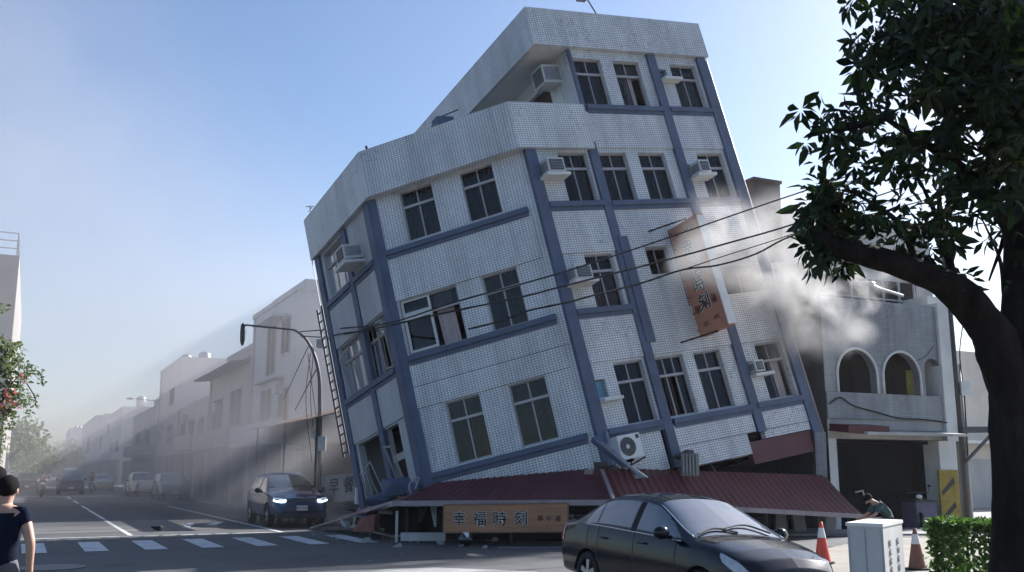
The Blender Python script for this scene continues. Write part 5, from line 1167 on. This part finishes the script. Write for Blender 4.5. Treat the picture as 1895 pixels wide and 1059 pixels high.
ride = {'pelvis': (0, -.1, .86, (.135, .105)), 'waist': (0, -.08, 1.0, (.125, .09)), 'chest': (0, -.02, 1.18, (.15, .105)), 'upper': (0, .0, 1.3, (.13, .085)), 'neck': (0, .02, 1.39, .052), 'skull': (0, .05, 1.47, .07), 'head': (0, .05, 1.53, (.085, .095)), 'crown': (0, .04, 1.59, (.065, .075)),
        'lsh': (-.175, .0, 1.3, .062), 'rsh': (.175, .0, 1.3, .062), 'lel': (-.27, .2, 1.1, .043), 'rel': (.27, .2, 1.1, .043), 'lwr': (-.3, .42, 1.07, .03), 'rwr': (.3, .42, 1.07, .03), 'lpa': (-.31, .48, 1.07, (.03, .03)), 'rpa': (.31, .48, 1.07, (.03, .03)),
        'lhip': (-.1, -.08, .84, .095), 'rhip': (.1, -.08, .84, .095), 'lkn': (-.16, .34, .7, .065), 'rkn': (.16, .34, .7, .065), 'lan': (-.15, .3, .33, .04), 'ran': (.15, .3, .33, .04), 'lto': (-.15, .44, .3, (.04, .03)), 'rto': (.15, .44, .3, (.04, .03))}
def rider(sl_, pl_, c, s, col, shirt):
    p = ST(c, s); scooter(sl_, (p.x, p.y, 0), HD, col); d = Vector((cos(HD), sin(HD), 0))*-.12
    person(pl_, (p.x+d.x, p.y+d.y, 0), HD-pi/2, shirt, denim, pose=dict(ride), group='scooter riders')
rider('dark scooter with a rider on the left half of the road', 'person in dark clothes riding the dark scooter on the left half of the road', 1.1, 76, dk, navy)
rider('white scooter just right of the oncoming van', 'person riding the white scooter beside the oncoming van', 4.9, 88, wht, greytr)
p = ST(7.1, 84); scooter('pale scooter parked between the small car and the white parked car', (p.x, p.y, 0), HD, wht)
p = ST(6.9, 74); scooter('dark scooter parked in front of the white parked car', (p.x, p.y, 0), HD+.2, dk)
p = at(1712, 950, 31.5); scooter('dark scooter standing in the shade of the garage', (p.x-.3, p.y, .06), radians(-100), dk)
t = thing('storage_box', 'dull purple plastic box in the garage beside the striped pillar', 'box', (*at(1700, 930, 31.2)[:2], .06), .4); m = MB(); m.box((-.4, -.3, 0), (.4, .3, .75)); m.build('case', plain('dull_purple_plastic', (.09, .08, .14), .6, .2, 4), t); m = MB(); m.box((-.43, -.33, .751), (.43, .33, .82)); m.build('lid', M['dark'], t)
p = at(1583, 915, 27.6); m = MB(); m.tube([(p.x, p.y, p.z+.05), (p.x+.2, p.y, p.z+.1), (p.x+.3, p.y, p.z-.25)], .025, 6); tag(m.build('bent_bracket', M['alu']), 'small white bent bracket at the right end of the maroon awning', 'bracket')

# ------------------------------------------------------------------ roadside things on the right
cb = thing('utility_cabinet', 'dull white street cabinet with faded vertical black lettering', 'cabinet', (0, 0, .06))
e0 = at(1635, 1000, 10.2); e1 = at(1569, 1000, 10.45); e2 = at(1671, 1000, 11.0)
zc = 1.75-(967-872)/1842*10.2
v0, v1, v2 = [Vector((q.x, q.y, 0)) for q in (e0, e1, e2)]; v3 = v1+(v2-v0)
m = MB(); m.prism([tuple(q.xy) for q in (v0, v1, v3, v2)], .0, zc-.09); m.build('case', plain('dull_white_steel', (.5, .5, .49), .5, .1, 2.5, stretch=(1, 1, .4)), cb)
ctr = (v0+v3)/2; m = MB(); m.prism([tuple((ctr+(q-ctr)*1.05).xy) for q in (v0, v1, v3, v2)], zc-.089, zc-.055); m.build('lid', M['white_paint'], cb)
m = MB(); u_ = (v1-v0).normalized(); o_ = Vector((-u_.y, u_.x, 0)); o_ = -o_ if o_.y > 0 else o_
def fK(a, b, z): q = v0+u_*a+o_*b; return Vector((q.x, q.y, z))
W_ = (v1-v0).length
for a in (.012, W_-.02): m.box((a, .001, .06), (a+.008, .006, zc-.12), 0, fK)
m.box((W_*.5-.004, .001, .06), (W_*.5+.004, .006, zc-.12), 0, fK); m.build('door_edge', M['steel'], cb)
u2 = (v2-v0).normalized(); o2 = Vector((u2.y, -u2.x, 0)); L2 = (v2-v0).length
def fK2(a, b, z): q = v0+u2*a+o2*b; return Vector((q.x, q.y, z))
M['faded'] = plain('faded_grey_lettering', (.24, .24, .25), .7, .2, 20)
for k, (a, ss) in enumerate(((.28, '電信設備'), (.68, '請勿停放'))):
    for i, ch in enumerate(ss): glyphs(cb, fK2, 'lettering', ch, L2*a, zc-.26-.09*i, .075, 'faded', o=0, bold=.0, squash=1.3)
def cone(label, loc, col, h=.72, tilt=0):
    t = thing('traffic_cone', label, 'traffic cone', loc, 0, 'traffic cones'); t.rotation_euler = (tilt, 0, .3)
    r = lambda z: lerp(.155, .028, z/h)
    m = MB(); m.lathe([(r(.03), .03), (r(h*.62), h*.62)], n=24); m.lathe([(r(h*.86), h*.86), (r(h), h), (.012, h+.005)], n=24); m.build('cone_body', col, t, smooth=True)
    m = MB(); m.lathe([(r(h*.62)+.002, h*.62), (r(h*.86)+.002, h*.86)], n=24); m.build('reflective_band', M['white_paint'], t, smooth=True)
    m = MB(); m.prism([(.2*cos(a)*1.1, .2*sin(a)*1.1) for a in [pi/8+2*pi*k/8 for k in range(8)]], 0, .03); m.build('base', M['black'], t)
g = at(1523, 1040, 19.0); cone('bright red traffic cone with a white band just right of the black car', (g.x, g.y, .06), plain('red_cone_plastic', (.62, .07, .04), .5, .12, 6), .75)
g = at(1697, 1040, 17.8); cone('faded dull orange traffic cone between the white cabinet and the hedge', (g.x, g.y, .06), plain('faded_orange_cone_plastic', (.2, .085, .055), .7, .2, 6), .7)
# hedge
lm_h = leaf_mat('hedge_leaf', (.03, .06, .018), (.15, .24, .07), .35)
def leaf_quads(mb, p, d, nrm, L, W, fold=.25, mi=0):
    s_ = d.cross(nrm).normalized(); a = p; b = p+d*L*.45; c = p+d*L; q = nrm*W*fold
    l_, r_ = b+s_*W*.5+q, b-s_*W*.5+q
    l2, r2 = p+d*L*.78+s_*W*.3+q*.3-nrm*L*.06, p+d*L*.78-s_*W*.3+q*.3-nrm*L*.06
    mb.v += [tuple(x) for x in (a, b, l_, r_, l2, r2, c-nrm*L*.14, p+d*L*.78-nrm*L*.05)]; n = len(mb.v)-8
    for f in ((0, 1, 2), (0, 3, 1), (1, 7, 4, 2), (3, 5, 7, 1), (7, 6, 4), (5, 6, 7)): mb.f.append(tuple(n+i for i in f)); mb.mi.append(mi); mb.uv.append([(0, 0)]*len(f))
random.seed(21)
hg_ = thing('hedge', 'clipped green hedge with bright sunlit top leaves left of the tree trunk', 'hedge')
ha, hb_ = at(1722, 1000, 12.6), at(1935, 1000, 11.2); hu = (hb_-ha); hu.z = 0; HL = hu.length; hu.normalize(); hn = Vector((hu.y, -hu.x, 0)); ztop = 1.75-(965-872)/1842*12.2
m = MB()
for i in range(9000):
    u = random.uniform(-.03, HL); v = random.uniform(-.02, .6); z = random.uniform(.1, ztop)
    f = random.random()
    if f < .45: z = ztop - abs(random.gauss(0, .045)) + .05*noise.noise(Vector((u*4, v*4, 0)))
    elif f < .85: v = abs(random.gauss(0, .05)); u = random.uniform(-.03, HL)
    else: u = random.gauss(0, .04)
    p = Vector((ha.x, ha.y, 0))+hu*u-hn*v; p.z = z
    d = Vector((random.gauss(0, 1), random.gauss(0, 1), random.gauss(.5, .8))).normalized(); n_ = Vector((random.gauss(0, 1), random.gauss(0, 1), random.gauss(.8, .6))); n_ = (n_-d*n_.dot(d)).normalized()
    leaf_quads(m, p, d, n_, random.uniform(.05, .09), random.uniform(.028, .045))
m.build('foliage', lm_h, hg_, recalc=False)
m = MB()
for i in range(14): u = HL*(i+.5)/14; p = Vector((ha.x, ha.y, .04))+hu*u-hn*.3; m.tube([p, p+Vector((random.gauss(0, .05), random.gauss(0, .05), .9))], .012, 5)
m.build('stem', M['bark'], hg_)
# ------------------------------------------------------------------ the big tree on the right
tr = thing('street_tree', 'big dark shade tree with a thick leaning limb filling the right edge', 'tree', (0, 0, 0))
TD = 7.0
def tp(px, py, d=0): return at(px, py, TD+d)
m = MB()
def limb(pts, rad, n=14, knob=.12, seed=0):
    P_ = smooth_path(pts, 7); k = len(P_); b = len(m.v); rows = []; up = None
    for i, p in enumerate(P_):
        t_ = (P_[min(i+1, k-1)]-P_[max(i-1, 0)]).normalized()
        if up is None: up = t_.orthogonal().normalized()
        up = (up-t_*up.dot(t_)).normalized(); sd_ = t_.cross(up); f = i/(k-1)*(len(rad)-1); j = min(int(f), len(rad)-2); r = lerp(rad[j], rad[j+1], f-j)
        rows.append([p+(up*cos(a)+sd_*sin(a))*r*(1+knob*noise.noise(Vector((cos(a)*1.5+seed, sin(a)*1.5, i*.22)))+.05*noise.noise(Vector((cos(a)*6+seed, sin(a)*6, i*.6)))) for a in [2*pi*q/n for q in range(n)]])
    m.grid(rows, 0, True)
limb([tp(1905, 1330, .0), tp(1902, 1180, .0), tp(1900, 1000), tp(1896, 820), tp(1896, 680), tp(1904, 520, .1), tp(1905, 380, .15), tp(1900, 200, .2), tp(1880, 0, .3), tp(1860, -200, .4)], [.33, .27, .235, .215, .215, .17, .155, .15, .13, .1], 22, .16)
limb([tp(1880, 760, -.05), tp(1850, 655, -.08), tp(1825, 600, -.12), tp(1770, 540, -.2), tp(1700, 503, -.28), tp(1620, 478, -.35), tp(1560, 462, -.4), tp(1520, 430, -.42)], [.13, .15, .135, .11, .09, .08, .06, .025], 18, .22, 5)
limb([tp(1910, 420, .1), tp(1935, 320, .0), tp(1900, 240, -.2), tp(1880, 120, -.4)], [.11, .1, .08, .06], 12, .2, 9)
for a_, b_, c_, r in (((1900, 470, .2), (1800, 330, .0), (1640, 220, -.2), .07), ((1895, 330, .2), (1780, 180, .3), (1620, 60, .2), .06), ((1890, 150, .3), (1770, 40, .1), (1650, -60, 0), .06), ((1700, 500, -.3), (1660, 410, -.3), (1560, 345, -.3), .03), ((1770, 540, -.2), (1740, 420, 0), (1700, 330, .1), .035), ((1860, 560, .1), (1850, 480, .1), (1815, 400, .1), .02), ((1620, 478, -.35), (1560, 440, -.45), (1510, 400, -.5), .02), ((1640, 220, -.2), (1560, 240, -.2), (1500, 235, -.2), .022), ((1880, 300, .2), (1860, 430, .4), (1830, 520, .5), .03)):
    limb([tp(*a_), tp(*b_), tp(*c_)], [r, r*.7, r*.25], 8, .15, r*100)
m.build('trunk', M['bark'], tr, smooth=True, recalc=False)
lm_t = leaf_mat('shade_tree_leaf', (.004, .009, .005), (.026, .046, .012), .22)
random.seed(5); m = MB()
def whorl(p, size, n=6):
    ax = Vector((random.gauss(0, .7), random.gauss(0, .7), random.gauss(.25, .6))).normalized(); o_ = ax.orthogonal().normalized(); q_ = ax.cross(o_)
    for k in range(n):
        a = 2*pi*k/n+random.uniform(-.4, .4); d = (o_*cos(a)+q_*sin(a))*.9+ax*random.uniform(-.1, .5)+Vector((0, 0, -.55)); d.normalize()
        n_ = (ax+Vector((random.gauss(0, .3), random.gauss(0, .3), .35))); n_ = (n_-d*n_.dot(d)).normalized(); L = size*random.uniform(.7, 1.15)
        leaf_quads(m, p+d*.02, d, n_, L, L*random.uniform(.3, .4), .18)
# crown as clumps: (px, py, radius px, depth spread, whorls)
CL = [(1590, 30, 40, .35, 26), (1640, 60, 62, .5, 70), (1610, 110, 45, .4, 40), (1700, 60, 85, .7, 150), (1790, 50, 100, .8, 230), (1870, 80, 90, .8, 230), (1650, 150, 60, .5, 75), (1720, 160, 85, .7, 170), (1810, 170, 95, .8, 240), (1885, 200, 75, .8, 190),
      (1640, 215, 62, .5, 70), (1570, 205, 55, .45, 55), (1520, 215, 42, .35, 30), (1490, 245, 24, .25, 9), (1560, 265, 50, .4, 40), (1520, 280, 26, .25, 10), (1620, 285, 48, .4, 40), (1700, 270, 75, .6, 120), (1800, 290, 80, .7, 150), (1870, 330, 62, .7, 130),
      (1590, 320, 18, .2, 5), (1680, 350, 60, .5, 60), (1760, 370, 70, .6, 100), (1840, 420, 55, .6, 70), (1560, 355, 40, .35, 30), (1515, 360, 34, .3, 26), (1530, 395, 45, .35, 45), (1570, 420, 52, .4, 60), (1520, 440, 42, .3, 36), (1500, 470, 24, .25, 10), (1550, 475, 35, .3, 22), (1640, 430, 50, .4, 40), (1700, 420, 55, .5, 55), (1760, 470, 52, .5, 60), (1830, 490, 30, .4, 14), (1860, 540, 24, .3, 9), (1790, 520, 30, .3, 18), (1885, 460, 24, .4, 12), (1875, 0, 70, .8, 130), (1780, -40, 90, .9, 120), (1660, -20, 60, .5, 40), (1930, 100, 90, 1, 150), (1940, 280, 80, 1, 130)]
HOLES = [(1700, 222, 34), (1722, 216, 26), (1806, 252, 30), (1770, 122, 22), (1815, 480, 34), (1835, 520, 34), (1800, 430, 22), (1660, 180, 18), (1690, 120, 15), (1630, 120, 16), (1850, 470, 24), (1780, 300, 18), (1640, 345, 30), (1700, 360, 22)]
for px, py, R, ds, n in CL:
    for i in range(int(n*(.55 if px < 1600 and py > 330 else .25 if px < 1660 else (.31 if px < 1780 or py > 250 else .45)))):
        a, r = random.uniform(0, 2*pi), R*sqrt(random.random())
        qx, qy = px+r*cos(a), py+r*sin(a)*.92
        if any(math.hypot(qx-hx, qy-hy) < hr for hx, hy, hr in HOLES): continue
        whorl(tp(qx, qy, random.uniform(-ds, ds)), random.uniform(.09, .185), random.choice((4, 5, 6, 7)))
# a denser inner mass away from the edge, up in the crown
for i in range(200):
    px, py = random.uniform(1690, 1960), random.uniform(-60, 330)
    if px < 1690+py*.15: continue
    if any(math.hypot(px-hx, py-hy) < hr for hx, hy, hr in HOLES): continue
    whorl(tp(px, py, random.uniform(.3, 1.8)), .16, 7)
m.build('crown', lm_t, tr, recalc=False)
# ------------------------------------------------------------------ left side greenery
bo_ = thing('flowering_vine', 'overhanging leafy vine with pink blossoms at the left edge of the street', 'vine')
lm_v = leaf_mat('haze_greyed_vine_leaf', (.07, .085, .055), (.14, .155, .1), .4); lm_p = leaf_mat('pink_bract', (.42, .06, .14), (.6, .16, .25), .4)  # leaf green is greyed to paint in the dust veil
random.seed(9); m = MB(); pk = MB(); VD = 33
def spray(mb, c, R, n, sz):
    for i in range(n):
        a, r = random.uniform(0, 2*pi), R*sqrt(random.random()); p = at(c[0]+r*cos(a), c[1]+r*sin(a), VD+random.gauss(0, .6))
        d = Vector((random.gauss(0, 1), random.gauss(0, 1), random.gauss(-.3, .8))).normalized(); n_ = d.orthogonal().normalized(); leaf_quads(mb, p, d, n_, sz*random.uniform(.6, 1.3), sz*random.uniform(.4, .7))
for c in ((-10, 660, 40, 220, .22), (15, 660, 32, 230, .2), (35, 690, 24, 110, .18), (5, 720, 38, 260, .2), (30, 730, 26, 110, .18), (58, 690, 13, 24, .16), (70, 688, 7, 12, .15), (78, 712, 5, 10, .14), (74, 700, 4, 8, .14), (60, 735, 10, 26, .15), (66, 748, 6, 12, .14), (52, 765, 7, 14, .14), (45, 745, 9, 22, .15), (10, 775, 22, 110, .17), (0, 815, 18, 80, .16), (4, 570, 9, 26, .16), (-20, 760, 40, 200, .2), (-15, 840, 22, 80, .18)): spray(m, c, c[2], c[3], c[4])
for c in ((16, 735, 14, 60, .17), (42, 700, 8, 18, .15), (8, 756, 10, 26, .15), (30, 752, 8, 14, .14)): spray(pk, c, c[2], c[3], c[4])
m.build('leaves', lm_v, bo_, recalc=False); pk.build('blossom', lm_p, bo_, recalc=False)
m = MB()
for pts in ([(-25, 905, VD), (-20, 800, VD), (-5, 700, VD), (10, 650, VD)], [(-20, 800, VD), (15, 720, VD), (45, 690, VD), (72, 688, VD), (80, 715, VD)], [(-5, 700, VD), (30, 690, VD), (62, 730, VD), (66, 752, VD)]): m.tube(smooth_path([at(*q) for q in pts], 4), .04 if pts[0][0] == -25 else .02, 6)
b_ = at(-25, 905, VD); m.tube([(b_.x, b_.y, 0), tuple(b_)], .07, 6); m.build('stem', M['bark'], bo_)
random.seed(31)
lm_f = leaf_mat('distant_tree_leaf', (.04, .075, .025), (.11, .15, .04), .4)
def far_tree(label, px, D, w_, h, group='trees at the end of the street'):
    b = at(px, 872, D); t = thing('distant_tree', label, 'tree', (b.x, b.y, 0), 0, group); m = MB(); m.tube([(0, 0, 0), (.1, 0, h*.5), (0, .1, h*.8)], [.25, .18, .06], 8)
    for k in range(5): a = k*1.3; m.tube([(0, 0, h*.4), (w_*.3*cos(a), w_*.3*sin(a), h*.7)], [.1, .03], 5)
    m.build('trunk', M['bark'], t, smooth=True); m = MB()
    cl = [(random.gauss(0, w_*.26), random.gauss(0, w_*.26), h*random.uniform(.35, .92), w_*random.uniform(.13, .24)) for k in range(14)]
    for x, y, z, r in cl:
        for i in range(int(110)):
            v = Vector((random.gauss(0, 1), random.gauss(0, 1), random.gauss(0, .8))).normalized()*r*random.uniform(.55, 1.1); d = (v.normalized()+Vector((random.gauss(0, .6), random.gauss(0, .6), random.gauss(0, .6)))).normalized()
            leaf_quads(m, Vector((x, y, z))+v, d, d.orthogonal().normalized(), random.uniform(.3, .55), random.uniform(.2, .35))
    m.build('crown', lm_f, t, recalc=False)
far_tree('yellow green bushy tree behind the people at the left', 40, 95, 5, 4.6); far_tree('round street tree left of the oncoming van', 75, 130, 8, 5.2); far_tree('dark green tree in front of the far grey block', 108, 180, 11, 6.2); far_tree('tall hazy tree at the far left behind the vine', 8, 85, 6, 6.0); far_tree('small distant tree left of the last pale block', 138, 230, 12, 8)
# ------------------------------------------------------------------ dust, smoke and haze
def blob_volume(name, mat_name, blobs, pad, col, dens, nscale, lo, hi, detail=4, aniso=.3, dist=.0, label=None, absorb=None, stretch=None):
    """closed hull round the cloud; density falls off from each puff and is broken up by noise"""
    xs = [b[0]-b[3]*1.05 for b in blobs]+[b[0]+b[3]*1.05 for b in blobs]; ys = [b[1]-b[3]*1.05 for b in blobs]+[b[1]+b[3]*1.05 for b in blobs]; zs = [b[2]-b[4]*1.05 for b in blobs]+[b[2]+b[4]*1.05 for b in blobs]
    m = MB(); m.box((min(xs), min(ys), max(.05, min(zs))), (max(xs), max(ys), max(zs)))
    mt = bpy.data.materials.new(mat_name); mt.use_nodes = True; nt = mt.node_tree; N, L = nt.nodes, nt.links; N.remove(N['Principled BSDF'])
    vol = N.new('ShaderNodeVolumePrincipled'); vol.inputs['Color'].default_value = (*col, 1); vol.inputs['Anisotropy'].default_value = aniso
    tc = N.new('ShaderNodeTexCoord'); acc = None
    nz0 = N.new('ShaderNodeTexNoise'); nz0.inputs['Scale'].default_value = nscale*.5; nz0.inputs['Detail'].default_value = 2; L.new(tc.outputs['Object'], nz0.inputs['Vector'])
    sub = N.new('ShaderNodeVectorMath'); sub.operation = 'SUBTRACT'; L.new(nz0.outputs['Color'], sub.inputs[0]); sub.inputs[1].default_value = (.5, .5, .5)
    scl = N.new('ShaderNodeVectorMath'); scl.operation = 'SCALE'; L.new(sub.outputs[0], scl.inputs[0]); scl.inputs['Scale'].default_value = dist
    add = N.new('ShaderNodeVectorMath'); add.operation = 'ADD'; L.new(tc.outputs['Object'], add.inputs[0]); L.new(scl.outputs[0], add.inputs[1])
    for x, y, z, rx, rz, k in blobs:
        mp = N.new('ShaderNodeMapping'); mp.vector_type = 'POINT'; mp.inputs['Location'].default_value = (-x/rx, -y/rx, -z/rz); mp.inputs['Scale'].default_value = (1/rx, 1/rx, 1/rz); L.new(add.outputs[0], mp.inputs[0])
        ln = N.new('ShaderNodeVectorMath'); ln.operation = 'LENGTH'; L.new(mp.outputs[0], ln.inputs[0])
        mr = N.new('ShaderNodeMapRange'); mr.interpolation_type = 'SMOOTHSTEP'; mr.inputs['From Min'].default_value = 1; mr.inputs['From Max'].default_value = 0; mr.inputs['To Max'].default_value = k; L.new(ln.outputs['Value'], mr.inputs['Value'])
        if acc is None: acc = mr.outputs[0]
        else:
            mx = N.new('ShaderNodeMath'); mx.operation = 'MAXIMUM'; L.new(acc, mx.inputs[0]); L.new(mr.outputs[0], mx.inputs[1]); acc = mx.outputs[0]
    nz = N.new('ShaderNodeTexNoise'); nz.inputs['Scale'].default_value = nscale; nz.inputs['Detail'].default_value = detail; nz.inputs['Roughness'].default_value = .55; L.new(add.outputs[0], nz.inputs['Vector'])
    r = ramp(nt, nz.outputs['Fac'], [(lo, 0.0), (hi, 1.0)])
    mu = N.new('ShaderNodeMath'); mu.operation = 'MULTIPLY'; L.new(acc, mu.inputs[0]); L.new(r, mu.inputs[1])
    m2 = N.new('ShaderNodeMath'); m2.operation = 'MULTIPLY'; L.new(mu.outputs[0], m2.inputs[0]); m2.inputs[1].default_value = dens; L.new(m2.outputs[0], vol.inputs['Density'])
    L.new(vol.outputs[0], N['Material Output'].inputs['Volume'])
    o = m.build(name, mt); o['kind'] = 'stuff'
    if label: o['label'] = label
    return o
B = lambda px, py, Y, r, rz=None, k=1: (*at(px, py, Y), r, rz or r, k)
blob_volume('smoke', 'white_smoke', [B(1655, 520, 29.6, .5, .4, 1.2), B(1605, 540, 29.2, .9, .6, 1.3), B(1540, 550, 28.8, 1.2, .9, 1.2), B(1465, 540, 28.4, 1.6, 1.3, 1), B(1400, 500, 28, 1.8, 1.5, .8), B(1345, 450, 27.2, 1.6, 1.5, .5), B(1300, 480, 25.4, 1.1, 1.2, .35), B(1440, 425, 28.8, 1.9, 1.4, .35), B(1570, 600, 29, 1.3, 1, .45), B(1470, 620, 29, 1.5, 1.3, .4), B(1335, 400, 28, 1.3, 1.0, .22)],
    0, (.82, .80, .77), 3.6, .95, .41, .62, 7, .15, 1.8, label='white smoke drifting from the gap between the two buildings')
G0 = lambda c, s, z, r, rz, k=1: (*ST(c, s, z), r, rz, k)
blob_volume('dust', 'brown_grey_dust', [G0(11, 46, 3, 9, 6.5, 1.2), G0(10, 38, 2, 7, 5.5, 1.2), G0(9, 32, .8, 4, 2.2, .5), G0(9.5, 57, 2.5, 10, 6.5, .8), G0(9, 72, 2, 13, 7, .55), G0(11, 44, 6, 12, 9, .55), G0(4, 70, 1.5, 12, 4, .3), G0(3, 58, 9, 24, 15, .26), G0(-8, 66, 18, 26, 24, .18), G0(5, 110, 5, 30, 13, .12)],
    0, (.60, .575, .58), .15, .15, .20, .60, 4, .25, 3.0, label='brown grey dust hanging over the street beside the leaning building')
m = MB(); m.box((-260, -12, -1), (140, 420, 24))
mt = bpy.data.materials.new('haze_air'); mt.use_nodes = True; nt = mt.node_tree; nt.nodes.remove(nt.nodes['Principled BSDF'])
v = nt.nodes.new('ShaderNodeVolumePrincipled'); v.inputs['Color'].default_value = (.88, .9, .93, 1); v.inputs['Density'].default_value = .0002; v.inputs['Anisotropy'].default_value = .3
nt.links.new(v.outputs[0], nt.nodes['Material Output'].inputs['Volume'])
o = m.build('haze', mt); o['kind'] = 'stuff'
